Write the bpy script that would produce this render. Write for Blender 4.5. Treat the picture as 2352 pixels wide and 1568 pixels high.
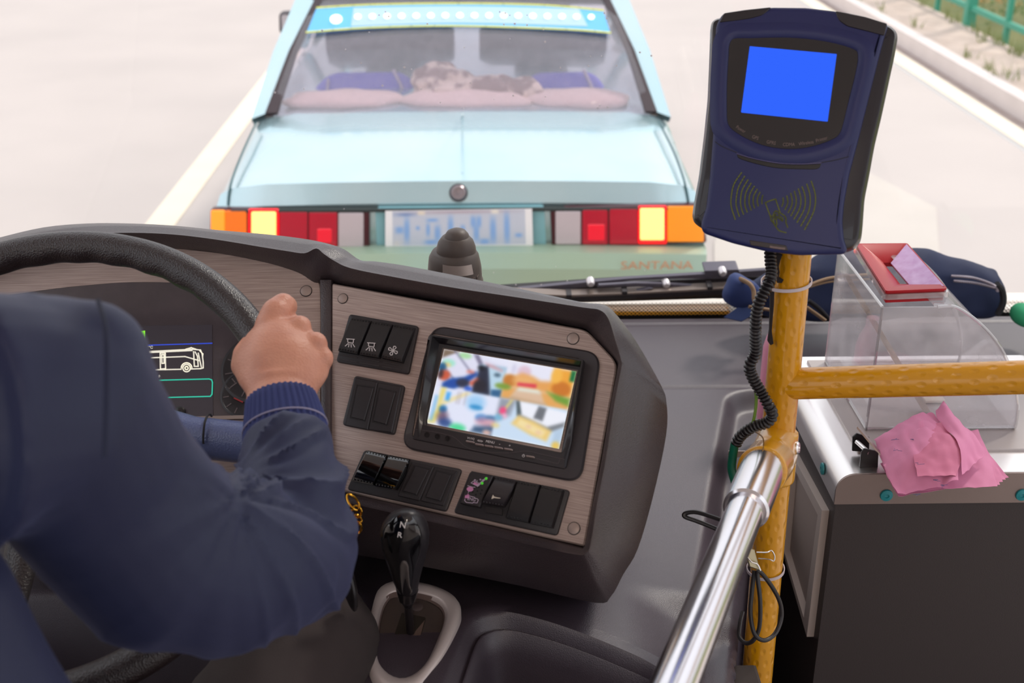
import bpy, math, random
import numpy as np
from mathutils import Vector as V, Matrix, noise
random.seed(7)
PI = math.pi
S = bpy.context.scene
for o in list(bpy.data.objects): bpy.data.objects.remove(o)

# ---------------------------------------------------------------- camera
FPX = 2800.0
CAM = V((0, 0, 2.08)); PITCH = math.radians(24.2); YAW = math.radians(1.08)
cd = bpy.data.cameras.new('camera'); cam = bpy.data.objects.new('camera', cd)
S.collection.objects.link(cam); S.camera = cam
cam.location = CAM; cam.rotation_euler = (PI/2-PITCH, 0, -YAW)
cd.sensor_width = 36; cd.lens = FPX/2352*36; cd.clip_start = .02; cd.clip_end = 200
cd.dof.use_dof = True; cd.dof.focus_distance = 1.52; cd.dof.aperture_fstop = 6.5
FW = V((math.sin(YAW)*math.cos(PITCH), math.cos(YAW)*math.cos(PITCH), -math.sin(PITCH)))
RT = V((math.cos(YAW), -math.sin(YAW), 0)); UP = RT.cross(FW)

# ---------------------------------------------------------------- sky, sun, exposure
w = bpy.data.worlds.new('sky'); S.world = w; w.use_nodes = True
nt = w.node_tree; bg = nt.nodes['Background']
tc = nt.nodes.new('ShaderNodeTexCoord'); sp = nt.nodes.new('ShaderNodeSeparateXYZ')
cr = nt.nodes.new('ShaderNodeValToRGB')
nt.links.new(tc.outputs['Generated'], sp.inputs[0]); nt.links.new(sp.outputs['Z'], cr.inputs[0])
cr.color_ramp.elements[0].position = 0.0; cr.color_ramp.elements[0].color = (.62, .60, .60, 1)
cr.color_ramp.elements[1].position = .45; cr.color_ramp.elements[1].color = (.92, .94, 1.0, 1)
nt.links.new(cr.outputs[0], bg.inputs[0]); bg.inputs[1].default_value = 1.45
sd = bpy.data.lights.new('sun', 'SUN'); so = bpy.data.objects.new('sun', sd); S.collection.objects.link(so)
sd.energy = 2.2; sd.angle = math.radians(9); sd.color = (1, .93, .84)
SUNDIR = V((.62, .62, .95)).normalized()       # towards the sun: ahead, to the right
so.rotation_euler = SUNDIR.to_track_quat('Z', 'Y').to_euler()
S.view_settings.view_transform = 'Standard'; S.view_settings.look = 'None'
S.view_settings.exposure = 0.0; S.view_settings.gamma = 1; S.view_settings.use_curve_mapping = False

# ---------------------------------------------------------------- helpers
def ray(px, py): return FW + RT*((px-1176)/FPX) + UP*(-(py-784)/FPX)
def P(px, py, d): return CAM + ray(px, py)*d
def onz(px, py, z):
    r = ray(px, py); return CAM + r*((z-CAM.z)/r.z)
def ony(px, py, y):
    r = ray(px, py); return CAM + r*((y-CAM.y)/r.y)
def cv(x, y, z): return RT*x + UP*y + FW*z      # a direction given as right, up, away
class Fr:
    """a working plane: origin o, axes x y, normal n towards the viewer"""
    def __init__(s, o, x, y):
        s.o = o; s.x = x.normalized(); y = y - s.x*y.dot(s.x); s.y = y.normalized(); s.n = s.x.cross(s.y)
    def at(s, u, v, w=0): return s.o + s.x*u + s.y*v + s.n*w
    def px(s, px, py, w=0):
        r = ray(px, py); o = s.o + s.n*w; t = (o-CAM).dot(s.n)/r.dot(s.n); q = CAM + r*t - o
        return (q.dot(s.x), q.dot(s.y))
    def pp(s, px, py, w=0):
        u, v = s.px(px, py, w); return s.at(u, v, w)
    def uvof(s, p): q = p - s.o; return (q.dot(s.x), q.dot(s.y))
WLD = Fr(V((0, 0, 0)), V((1, 0, 0)), V((0, 1, 0)))

def lin(c):
    if isinstance(c, str): c = [int(c[i:i+2], 16)/255 for i in (0, 2, 4)]
    return tuple((x/12.92 if x <= .04045 else ((x+.055)/1.055)**2.4) for x in c) + (1,)
MATS = {}
def mat(name, col, rough=.5, metal=0, bump=None, var=None, emit=None, spec=.5, coat=0, streak=None, trans=0, dimple=None, sss=0):
    if name in MATS: return MATS[name]
    m = bpy.data.materials.new(name); m.use_nodes = True; n = m.node_tree; L = n.links
    b = n.nodes['Principled BSDF']; c = lin(col)
    b.inputs['Base Color'].default_value = c; b.inputs['Roughness'].default_value = rough
    b.inputs['Metallic'].default_value = metal; b.inputs['Specular IOR Level'].default_value = spec
    b.inputs['Coat Weight'].default_value = coat
    if sss: b.inputs['Subsurface Weight'].default_value = sss; b.inputs['Subsurface Radius'].default_value = (.01, .004, .002)
    if trans: b.inputs['Transmission Weight'].default_value = trans
    tcn = n.nodes.new('ShaderNodeTexCoord')
    if var:      # (scale, amount, second colour)
        nz = n.nodes.new('ShaderNodeTexNoise'); nz.inputs['Scale'].default_value = var[0]; nz.inputs['Detail'].default_value = 5
        L.new(tcn.outputs['Object'], nz.inputs['Vector'])
        r = n.nodes.new('ShaderNodeValToRGB'); r.color_ramp.elements[0].position = .5-var[1]/2; r.color_ramp.elements[1].position = .5+var[1]/2
        r.color_ramp.elements[0].color = c; r.color_ramp.elements[1].color = lin(var[2])
        L.new(nz.outputs['Fac'], r.inputs[0]); L.new(r.outputs[0], b.inputs['Base Color'])
    if streak:   # (second colour) brushed streaks along u
        mp = n.nodes.new('ShaderNodeMapping'); mp.inputs['Scale'].default_value = (18, 900, 1)
        L.new(tcn.outputs['UV'], mp.inputs[0]); nz = n.nodes.new('ShaderNodeTexNoise'); nz.inputs['Scale'].default_value = 1; nz.inputs['Detail'].default_value = 4
        L.new(mp.outputs[0], nz.inputs['Vector'])
        r = n.nodes.new('ShaderNodeValToRGB'); r.color_ramp.elements[0].position = .3; r.color_ramp.elements[1].position = .7
        r.color_ramp.elements[0].color = c; r.color_ramp.elements[1].color = lin(streak)
        L.new(nz.outputs['Fac'], r.inputs[0]); L.new(r.outputs[0], b.inputs['Base Color'])
    if bump:     # (scale, strength, distance, kind)
        k = bump[3] if len(bump) > 3 else 'noise'
        nz = n.nodes.new('ShaderNodeTexVoronoi' if k == 'vor' else 'ShaderNodeTexNoise'); nz.inputs['Scale'].default_value = bump[0]
        L.new(tcn.outputs['Object'], nz.inputs['Vector'])
        bp = n.nodes.new('ShaderNodeBump'); bp.inputs['Strength'].default_value = bump[1]; bp.inputs['Distance'].default_value = bump[2]
        L.new(nz.outputs['Distance' if k == 'vor' else 'Fac'], bp.inputs['Height']); L.new(bp.outputs[0], b.inputs['Normal'])
    if dimple:   # rows of dents over a tube, from its unrolled uv in metres
        def mth(op, a, bb=None):
            q = n.nodes.new('ShaderNodeMath'); q.operation = op
            for i, x in enumerate((a, bb)):
                if x is None: continue
                if isinstance(x, (int, float)): q.inputs[i].default_value = x
                else: L.new(x, q.inputs[i])
            return q.outputs[0]
        s2 = n.nodes.new('ShaderNodeSeparateXYZ'); L.new(tcn.outputs['UV'], s2.inputs[0])
        u = mth('MULTIPLY', s2.outputs['X'], dimple[0]); v = mth('MULTIPLY', s2.outputs['Y'], dimple[1])
        row = mth('FLOOR', v); u2 = mth('ADD', u, mth('MULTIPLY', row, .37))
        fu = mth('SUBTRACT', mth('FRACT', u2), .5); fv = mth('SUBTRACT', mth('FRACT', v), .5)
        fu = mth('MULTIPLY', fu, 1.0/dimple[0]); fv = mth('MULTIPLY', fv, .6/dimple[1])
        d = mth('SQRT', mth('ADD', mth('MULTIPLY', fu, fu), mth('MULTIPLY', fv, fv)))
        h = mth('MINIMUM', mth('DIVIDE', d, dimple[2]), 1.0)
        bp = n.nodes.new('ShaderNodeBump'); bp.inputs['Strength'].default_value = 1; bp.inputs['Distance'].default_value = dimple[3]
        L.new(h, bp.inputs['Height']); L.new(bp.outputs[0], b.inputs['Normal'])
    if emit:
        b.inputs['Emission Color'].default_value = lin(emit[0]); b.inputs['Emission Strength'].default_value = emit[1]
    MATS[name] = m; return m
def mat_vc(name, emit=0, rough=.5):   # colour from the mesh's own printed picture
    m = bpy.data.materials.new(name); m.use_nodes = True; n = m.node_tree; b = n.nodes['Principled BSDF']
    a = n.nodes.new('ShaderNodeVertexColor'); a.layer_name = 'Col'
    b.inputs['Roughness'].default_value = rough
    if emit:
        b.inputs['Base Color'].default_value = (.01, .01, .01, 1)
        n.links.new(a.outputs[0], b.inputs['Emission Color']); b.inputs['Emission Strength'].default_value = emit
    else: n.links.new(a.outputs[0], b.inputs['Base Color'])
    return m
def mat_clear(name, tint=(1, 1, 1), gloss=.08, haze=0.0, rough=.03, hazecol=(1, 1, 1)):
    if name in MATS: return MATS[name]
    m = bpy.data.materials.new(name); m.use_nodes = True; n = m.node_tree; L = n.links
    out = n.nodes['Material Output']; n.nodes.remove(n.nodes['Principled BSDF'])
    t = n.nodes.new('ShaderNodeBsdfTransparent'); t.inputs[0].default_value = tint+(1,)
    g = n.nodes.new('ShaderNodeBsdfGlossy'); g.inputs['Roughness'].default_value = rough
    lw = n.nodes.new('ShaderNodeLayerWeight'); lw.inputs[0].default_value = .35
    mr = n.nodes.new('ShaderNodeMapRange'); mr.inputs['To Min'].default_value = gloss*.5; mr.inputs['To Max'].default_value = min(1, gloss*6)
    L.new(lw.outputs['Facing'], mr.inputs['Value'])
    mx = n.nodes.new('ShaderNodeMixShader'); L.new(mr.outputs[0], mx.inputs[0]); L.new(t.outputs[0], mx.inputs[1]); L.new(g.outputs[0], mx.inputs[2])
    last = mx
    if haze:
        d = n.nodes.new('ShaderNodeBsdfDiffuse'); d.inputs[0].default_value = hazecol+(1,)
        tl = n.nodes.new('ShaderNodeBsdfTranslucent'); tl.inputs[0].default_value = hazecol+(1,)
        ad = n.nodes.new('ShaderNodeMixShader'); L.new(d.outputs[0], ad.inputs[1]); L.new(tl.outputs[0], ad.inputs[2])
        tcn = n.nodes.new('ShaderNodeTexCoord'); nz = n.nodes.new('ShaderNodeTexNoise'); nz.inputs['Scale'].default_value = 22; nz.inputs['Detail'].default_value = 6
        L.new(tcn.outputs['Object'], nz.inputs['Vector'])
        m2 = n.nodes.new('ShaderNodeMapRange'); m2.inputs['From Min'].default_value = .35; m2.inputs['From Max'].default_value = .7
        m2.inputs['To Min'].default_value = haze*.5; m2.inputs['To Max'].default_value = haze*1.5; L.new(nz.outputs['Fac'], m2.inputs['Value'])
        x2 = n.nodes.new('ShaderNodeMixShader'); L.new(m2.outputs[0], x2.inputs[0]); L.new(last.outputs[0], x2.inputs[1]); L.new(ad.outputs[0], x2.inputs[2]); last = x2
    L.new(last.outputs[0], out.inputs[0]); MATS[name] = m; return m

WO = {}       # world position of each object's origin
def worg(o): return WO.get(o.name, V((0, 0, 0))) if o else V((0, 0, 0))
def tag(o, label=None, cat=None, group=None, kind=None):
    if label: o['label'] = label
    if cat: o['category'] = cat
    if group: o['group'] = group
    if kind: o['kind'] = kind
    return o
def thing(name, loc, label, cat, group=None):
    o = bpy.data.objects.new(name, None); S.collection.objects.link(o); o.location = loc; o.empty_display_size = .05
    WO[o.name] = V(loc); return tag(o, label, cat, group)
def link(name, me, m, parent=None, label=None, sharp=35, center=False):
    o = bpy.data.objects.new(name, me); S.collection.objects.link(o)
    for x in (m if isinstance(m, (list, tuple)) else [m]): me.materials.append(x)
    po = worg(parent)
    if center and not parent:
        c = sum((v.co for v in me.vertices), V())/len(me.vertices); me.transform(Matrix.Translation(-c)); o.location = c; WO[o.name] = c
    else:
        me.transform(Matrix.Translation(-po)); WO[o.name] = po.copy()
    if parent: o.parent = parent
    if sharp is not None:
        me.polygons.foreach_set('use_smooth', [True]*len(me.polygons)); me.set_sharp_from_angle(angle=math.radians(sharp))
    if label: o['label'] = label
    return o
class MB:
    def __init__(s): s.v = []; s.f = []; s.uv = []; s.mi = []
    def add(s, vs, fs, uvs=None, mi=0):
        k = len(s.v); s.v += [V(x) for x in vs]; s.uv += list(uvs) if uvs else [(0, 0)]*len(vs)
        s.f += [tuple(k+i for i in f) for f in fs]; s.mi += [mi]*len(fs); return s
    def loft(s, loops, c0=True, c1=True, closed=True, fr=None, mi=0, wrap=False):
        n = len(loops[0]); vs = [p for l in loops for p in l]; fs = []
        for i in range(len(loops)-1):
            for j in range(n if closed else n-1):
                a = i*n+j; b = i*n+(j+1) % n; fs.append((a, b, b+n, a+n))
        if wrap:
            for j in range(n if closed else n-1):
                a = (len(loops)-1)*n+j; b = (len(loops)-1)*n+(j+1) % n; fs.append((a, b, (j+1) % n, j))
        else:
            if c0: fs.append(tuple(range(n))[::-1])
            if c1: fs.append(tuple((len(loops)-1)*n+j for j in range(n)))
        return s.add(vs, fs, [fr.uvof(V(p)) for p in vs] if fr else None, mi)
    def prism(s, fr, poly, w0, w1, bev=0, mi=0, steps=1):     # poly in the plane's own (u, v) metres
        if area(poly) < 0: poly = poly[::-1]
        L = [[fr.at(u, v, w0) for u, v in poly]]
        if bev:
            for k in range(steps+1):
                a = PI/2*k/steps; q = inset(poly, bev*(1-math.cos(a))) if k else poly
                L.append([fr.at(u, v, w1-bev+bev*math.sin(a)) for u, v in q])
        else: L.append([fr.at(u, v, w1) for u, v in poly])
        return s.loft(L, fr=fr, mi=mi)
    def pxprism(s, fr, pts, w0, w1, r=0, bev=0, mi=0, steps=1, n=4):
        q = [fr.px(x, y, w1) for x, y in pts]
        if r: q = rpoly(q, r, n)
        return s.prism(fr, q, w0, w1, bev, mi, steps)
    def tube(s, pts, r, n=12, caps=True, up=None, mi=0, closed=False):
        pts = [V(p) for p in pts]; m = len(pts); L = []; uv = []; acc = 0; prev = None
        for i, p in enumerate(pts):
            if closed: t = pts[(i+1) % m]-pts[i-1]
            else: t = pts[min(i+1, m-1)]-pts[max(i-1, 0)]
            t.normalize()
            if prev is None:
                a = up or (V((0, 0, 1)) if abs(t.z) < .9 else V((0, 1, 0))); x = t.cross(a).normalized()
            else: x = (prev - t*prev.dot(t)).normalized()
            prev = x; y = t.cross(x)
            ri = r[i] if isinstance(r, (list, tuple)) else r
            rx, ry = ri if isinstance(ri, (list, tuple)) else (ri, ri)
            if i: acc += (pts[i]-pts[i-1]).length
            L.append([p + x*math.cos(2*PI*k/n)*rx + y*math.sin(2*PI*k/n)*ry for k in range(n)])
            uv += [(k/n*2*PI*rx, acc) for k in range(n)]
        k0 = len(s.v); s.loft(L, caps and not closed, caps and not closed, mi=mi, wrap=closed)
        for i, q in enumerate(uv): s.uv[k0+i] = q
        return s
    def lathe(s, o, ax, prof, n=32, mi=0):   # prof: (radius, height)
        ax = V(ax).normalized(); x = ax.orthogonal().normalized(); y = ax.cross(x)
        return s.loft([[o+ax*h+(x*math.cos(2*PI*k/n)+y*math.sin(2*PI*k/n))*max(r, 1e-5) for k in range(n)] for r, h in prof], mi=mi)
    def ball(s, c, rx, ry=None, rz=None, n=16, R=None, mi=0):
        ry = ry or rx; rz = rz or rx; L = []
        for i in range(1, n//2+1):
            a = -PI/2+PI*(i-.5)/(n//2)
            L.append([V((rx*math.cos(a)*math.cos(2*PI*k/n), ry*math.cos(a)*math.sin(2*PI*k/n), rz*math.sin(a))) for k in range(n)])
        L = [[c + (R @ p if R else p) for p in l] for l in L]; return s.loft(L, mi=mi)
    def box(s, a, b, bev=0, fr=WLD, mi=0):
        a, b = [min(p, q) for p, q in zip(a, b)], [max(p, q) for p, q in zip(a, b)]
        r = [(a[0], a[1]), (b[0], a[1]), (b[0], b[1]), (a[0], b[1])]
        if bev:
            L = [[fr.at(u, v, a[2]) for u, v in inset(r, bev)], [fr.at(u, v, a[2]+bev) for u, v in r], [fr.at(u, v, b[2]-bev) for u, v in r], [fr.at(u, v, b[2]) for u, v in inset(r, bev)]]
            return s.loft(L, fr=fr, mi=mi)
        return s.prism(fr, r, a[2], b[2], mi=mi)
    def strokes(s, fr, lines, wd, w0, th=.0003, px=True, mi=0):
        for ln in lines:
            q = [fr.px(x, y, w0) if px else (x, y) for x, y in ln]
            for a, b in zip(q, q[1:]):
                d = V((b[0]-a[0], b[1]-a[1]));
                if d.length < 1e-7: continue
                d.normalize(); nn = V((-d.y, d.x))*wd/2; d = d*wd*.35
                s.prism(fr, [(a[0]-nn.x-d.x, a[1]-nn.y-d.y), (b[0]-nn.x+d.x, b[1]-nn.y+d.y), (b[0]+nn.x+d.x, b[1]+nn.y+d.y), (a[0]+nn.x-d.x, a[1]+nn.y-d.y)], w0-th, w0+th, mi=mi)
        return s
    def mesh(s, name, fixn=True):
        me = bpy.data.meshes.new(name); me.from_pydata([tuple(p) for p in s.v], [], s.f)
        if any(s.mi): me.polygons.foreach_set('material_index', s.mi)
        u = me.uv_layers.new(name='UVMap'); idx = np.empty(len(me.loops), int); me.loops.foreach_get('vertex_index', idx)
        u.data.foreach_set('uv', np.array(s.uv, float)[idx].ravel())
        if fixn:
            import bmesh
            bm = bmesh.new(); bm.from_mesh(me); bmesh.ops.recalc_face_normals(bm, faces=bm.faces); bm.to_mesh(me); bm.free()
        return me
    def build(s, name, m, parent=None, label=None, sharp=35, center=False, fixn=True):
        return link(name, s.mesh(name, fixn), m, parent, label, sharp, center)
def area(p): return sum(p[i-1][0]*p[i][1]-p[i][0]*p[i-1][1] for i in range(len(p)))/2
def inset(p, d):
    n = len(p); o = []
    if area(p) < 0: d = -d
    for i in range(n):
        a = V((p[i][0]-p[i-1][0], p[i][1]-p[i-1][1])); b = V((p[(i+1) % n][0]-p[i][0], p[(i+1) % n][1]-p[i][1]))
        if a.length < 1e-9 or b.length < 1e-9: o.append(p[i]); continue
        a.normalize(); b.normalize(); m = V((-a.y-b.y, a.x+b.x)); l = m.length
        if l < 1e-6: o.append(p[i]); continue
        m /= l; c = max(.35, m.dot(V((-a.y, a.x)))); o.append((p[i][0]+m.x*d/c, p[i][1]+m.y*d/c))
    return o
def rpoly(p, r, n=4):
    o = []; m = len(p)
    for i in range(m):
        rr = r[i] if isinstance(r, (list, tuple)) else r
        c = V(p[i]); a = V(p[i-1])-c; b = V(p[(i+1) % m])-c; d = min(rr, a.length*.49, b.length*.49)
        A = c+a.normalized()*d; B = c+b.normalized()*d
        for k in range(n+1):
            t = k/n; o.append(tuple(A*(1-t)**2+c*2*t*(1-t)+B*t*t))
    return o
def quad(q, u, v):      # bilinear inside a pixel quad TL TR BR BL, v down
    return tuple((q[0][k]*(1-u)+q[1][k]*u)*(1-v)+(q[3][k]*(1-u)+q[2][k]*u)*v for k in (0, 1))
def cat(pts, n=8, closed=False):
    pts = [V(p) for p in pts]; o = []; m = len(pts)
    g = (lambda i: pts[i % m]) if closed else (lambda i: pts[min(max(i, 0), m-1)])
    for i in range(m if closed else m-1):
        a, b, c, d = g(i-1), g(i), g(i+1), g(i+2)
        for k in range(n):
            t = k/n; o.append(.5*((2*b)+(c-a)*t+(2*a-5*b+4*c-d)*t*t+(3*b-a-3*c+d)*t**3))
    if not closed: o.append(pts[-1])
    return o
def cat2(pts, n=6, closed=False): return [(p.x, p.y) for p in cat([V((x, y, 0)) for x, y in pts], n, closed)]
def smooth(a, b, x): t = np.clip((x-a)/(b-a), 0, 1); return t*t*(3-2*t)
def text(txt, fr, u, v, size, m, parent, name='lettering', ang=0, w=.0006, ext=.0003, sx=1):
    c = bpy.data.curves.new(name, 'FONT'); c.body = txt; c.size = size; c.align_x = 'CENTER'; c.align_y = 'CENTER'; c.extrude = ext; c.resolution_u = 3
    t = bpy.data.objects.new('tmp', c); S.collection.objects.link(t); bpy.context.view_layer.update()
    me = bpy.data.meshes.new_from_object(t.evaluated_get(bpy.context.evaluated_depsgraph_get())); bpy.data.objects.remove(t)
    ca, sa = math.cos(ang), math.sin(ang)
    for q in me.vertices:
        x, y, z = q.co; x *= sx; q.co = fr.at(u+x*ca-y*sa, v+x*sa+y*ca, w+z)
    me.materials.clear(); return link(name, me, m, parent, sharp=None)
def remesh(mb, name, vox, it=2, fac=.5):
    me = mb.mesh(name); o = bpy.data.objects.new('tmp', me); S.collection.objects.link(o)
    md = o.modifiers.new('r', 'REMESH'); md.mode = 'VOXEL'; md.voxel_size = vox
    if it: sm = o.modifiers.new('s', 'SMOOTH'); sm.factor = fac; sm.iterations = it
    bpy.context.view_layer.update()
    r = bpy.data.meshes.new_from_object(o.evaluated_get(bpy.context.evaluated_depsgraph_get())); bpy.data.objects.remove(o); return r
def sdf(px, py, poly):       # signed distance, negative inside
    d = np.full(px.shape, 1e9); ins = np.zeros(px.shape, bool); n = len(poly)
    for i in range(n):
        ax, ay = poly[i-1]; bx, by = poly[i]; ex, ey = bx-ax, by-ay
        t = np.clip(((px-ax)*ex+(py-ay)*ey)/(ex*ex+ey*ey+1e-12), 0, 1)
        d = np.minimum(d, np.hypot(px-ax-t*ex, py-ay-t*ey))
        c = ((ay > py) != (by > py)); with_ = (px < (bx-ax)*(py-ay)/((by-ay) if by != ay else 1e-12)+ax); ins ^= (c & with_)
    return np.where(ins, -d, d)
def picture(fr, quadpx, w0, nx, ny, img, name, m, parent, th=.0008):   # img: ny x nx x 3 in sRGB 0..1
    mb = MB(); vs = []; q = [fr.px(x, y, w0) for x, y in quadpx]
    for j in range(ny):
        for i in range(nx):
            u, v = quad(q, i/(nx-1), j/(ny-1)); vs.append(fr.at(u, v, w0))
    fs = [(j*nx+i, (j+1)*nx+i, (j+1)*nx+i+1, j*nx+i+1) for j in range(ny-1) for i in range(nx-1)]
    k = len(vs); vs += [fr.at(*q[i], w0-th) for i in range(4)]
    rim = [0, nx-1, ny*nx-1, (ny-1)*nx]
    fs += [(rim[i], rim[(i+1) % 4], k+(i+1) % 4, k+i) for i in range(4)] + [(k, k+1, k+2, k+3)]
    mb.add(vs, fs); me = mb.mesh(name, fixn=False); col = me.color_attributes.new('Col', 'FLOAT_COLOR', 'POINT')
    c = np.ones((len(vs), 4)); s = np.clip(img.reshape(-1, 3), 0, 1); c[:nx*ny, :3] = np.where(s <= .04045, s/12.92, ((s+.055)/1.055)**2.4); c[nx*ny:, :3] = .02
    col.data.foreach_set('color', c.ravel().astype(np.float32)); return link(name, me, m, parent, sharp=None)

# ---------------------------------------------------------------- materials
DASH = mat('dash_leather_grain', '453b42', .42, bump=(900, .35, .0006, 'vor'), var=(9, .5, '403640'), spec=.85)
HOOD = mat('hood_leather_grain', '3a3033', .36, bump=(800, .4, .0007, 'vor'), spec=.8)
TRIM = mat('brushed_trim', '95817a', .4, .3, streak='bfaba2')
BLK = mat('black_plastic', '1c191b', .35)
BLK2 = mat('satin_black_plastic', '262124', .45, bump=(1500, .15, .0003))
GLOSSBLK = mat('gloss_black', '08080a', .06, coat=1)
RUB = mat('black_rubber', '141214', .55)
WHT = mat('white_ink', 'd8d2d0', .6)
SILV = mat('silver_paint', 'd6c8c4', .38, .3)
STEEL = mat('stainless_steel', 'ece8e6', .3, 1, bump=(300, .05, .0004))
CHROME = mat('chrome', 'e2dfe2', .2, 1)
YEL = mat('yellow_dimpled_paint', 'cf8f0a', .24, coat=.4, dimple=(84, 56, .0034, .0011))
YELP = mat('yellow_paint', 'd0930e', .24, coat=.6)
NAVY = mat('navy_cloth', '26345f', .8, bump=(2500, .4, .0004), var=(6, .6, '202b52'))

# ================================================================ THE SETTING OUTSIDE
ROADM = mat('worn_asphalt', 'b9b0ac', .8, var=(.8, .6, 'c6bcb7'), bump=(120, .3, .004))
def flat(name, pts, z0, z1, m, kind='structure', parent=None):
    mb = MB(); mb.prism(WLD, pts, z0, z1); o = mb.build(name, m, parent); 
    if kind and not parent: o['kind'] = kind
    return o
flat('road', [(-14, -6), (3.4, -6), (3.4, 60), (-14, 60)], -.1, 0, ROADM)
PAINT = mat('road_paint', 'e8dcc8', .75, var=(3, .5, 'efe3cf'))
# lane line left of the car: follows the road direction
a = onz(352, 510, 0); b = onz(420, 500, 0); c0 = onz(595, 190, 0)
o = flat('lane_line', [(a.x-.03, a.y-1.2), (a.x+.13, a.y-1.2), (a.x+.13, c0.y+1.2), (a.x-.03, c0.y+1.2)], 0, .006, PAINT)
X = lambda py, z: onz(2352, py, z).x
e0, e1, k0, k1, v1 = X(338, 0), X(301, 0), X(283, 0), X(211, .14), X(122, .12)
flat('edge_line', [(e0, 1), (e1, 1), (e1, 40), (e0, 40)], 0, .006, PAINT)
flat('gutter', [(e1, 1), (k0, 1), (k0, 40), (e1, 40)], 0, .004, mat('gutter_dirt', '8d7b76', .9, var=(6, .7, 'b3a49d')))
flat('kerb', [(k0, 1), (k1, 1), (k1, 40), (k0, 40)], 0, .14, mat('kerb_stone', 'd8cdca', .8, var=(4, .5, 'e2d7d4')))
flat('verge', [(k1, 1), (v1, 1), (v1, 40), (k1, 40)], 0, .12, mat('verge_soil', 'baa598', .95, var=(7, .6, 'd6c4b8'), bump=(30, .6, .02)))
flat('lawn', [(v1, 1), (v1+16, 1), (v1+16, 60), (v1, 60)], 0, .10, mat('lawn_soil', '5c6a38', .95, var=(8, .6, '7c7a44'), bump=(40, .6, .02)))
# painted arrow head beside the car
ar = [onz(x, y, 0) for x, y in [(1990, 395), (2150, 478), (2165, 700), (1640, 700), (1640, 560), (1700, 420)]]
flat('road_arrow', [(p.x, p.y) for p in ar], 0, .006, mat('fresh_road_paint', 'c6bdb5', .7, var=(3, .5, 'ccc3bb')))
# grass clumps on the verge
mb = MB()
for i in range(150):
    x = random.choice([k1+.05, v1-.12, v1-.08])+random.uniform(-.05, .1); y = random.uniform(4, 22)
    for k in range(5):
        h = random.uniform(.05, .16); dx, dy = random.uniform(-.06, .06), random.uniform(-.06, .06)
        q = V((x+random.uniform(-.04, .04), y+random.uniform(-.05, .05), .1))
        mb.add([q, q+V((.012, 0, 0)), q+V((.004, .01, 0)), q+V((dx, dy, h))], [(0, 1, 3), (1, 2, 3), (2, 0, 3)])
o = mb.build('grass', mat('grass_blade', '7f8a3c', .8), None, sharp=None); tag(o, 'dry green grass tufts along the roadside verge', 'grass', kind='stuff')
# green railing
FX = v1+.02
GRN = mat('green_railing_paint', '1f9c80', .45)
ral = thing('roadside_railing', (FX, 9, .1), 'green painted metal railing standing on the verge behind the kerb', 'railing')
y0_ = onz(2200, 58, .12).y; dy_ = (onz(2120, 20, .12).y-onz(2275, 94, .12).y)/2; yb = [y0_+dy_*(i-4) for i in range(17)]
for i, y in enumerate(yb):
    mb = MB(); bigp = i % 2 == 0; r = .045 if bigp else .022
    mb.box((FX-r, y-r, .08), (FX+r, y+r, 1.15 if bigp else .95), .004); mb.build('post', GRN, ral)
for z in (.28, .95):
    mb = MB(); mb.box((FX-.02, yb[0]-.1, z-.025), (FX+.02, yb[-1]+.1, z+.025), .004); mb.build('rail', GRN, ral)
for i, y in enumerate(yb[:-1]):       # scroll work in each bay
    mb = MB(); cy = y+dy_/2
    for rr, cz in ((.17, .60), (.09, .60)):
        mb.tube([V((FX, cy+rr*math.cos(t*PI/9), cz+rr*math.sin(t*PI/9))) for t in range(18)], .011, 6, closed=True)
    for s in (-1, 1): mb.tube([V((FX, cy+s*.17, .6)), V((FX, cy+s*.3, .75)), V((FX, cy+s*.3, .9))], .009, 6)
    mb.build('scroll', GRN, ral)
# bushes and yellow stalks behind the railing
def bush(x, y, s, c1, label, nm='shrub'):
    mb = MB(); rnd = random.Random(int(x*100+y*10))
    for i in range(420):
        a = rnd.uniform(0, 2*PI); h = rnd.uniform(0, 1); rr = s*math.sqrt(rnd.random())*(1-.5*h)
        q = V((x+rr*math.cos(a), y+rr*math.sin(a), .1+h*s*1.5)); u = V((rnd.uniform(-1, 1), rnd.uniform(-1, 1), rnd.uniform(-.4, 1))).normalized(); v = u.orthogonal().normalized()
        l = .06; t = V((0, 0, .002)); mb.add([q, q+u*l*.5+v*l*.22, q+u*l, q+u*l*.5-v*l*.22, q+u*l*.5+t+u.cross(v)*.006], [(0, 1, 4), (1, 2, 4), (2, 3, 4), (3, 0, 4), (0, 3, 2, 1)])
    return tag(mb.build(nm, c1, None, sharp=None, center=True), label, 'shrub')
LF = mat('leaf_green', '4c6b2c', .7, var=(12, .6, '76883a')); LO = mat('leaf_orange', 'd9a85a', .75, var=(10, .5, 'b58544'))
yy = [yb[2], yb[3]+.1, yb[4]+.3, yb[5]+.4, yb[7], yb[9]]
for i, y in enumerate(yy):
    bush(FX+.55+.1*(i % 2), y, .42, LO if i in (1, 3) else LF, ['low green shrub behind the railing, nearest the bus', 'yellow orange shrub behind the railing, nearer of two', 'green shrub between the two orange shrubs behind the railing', 'yellow orange shrub behind the railing, farther of two', 'green shrub behind the railing beyond the orange shrubs', 'farthest green shrub behind the railing'][i])

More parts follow.
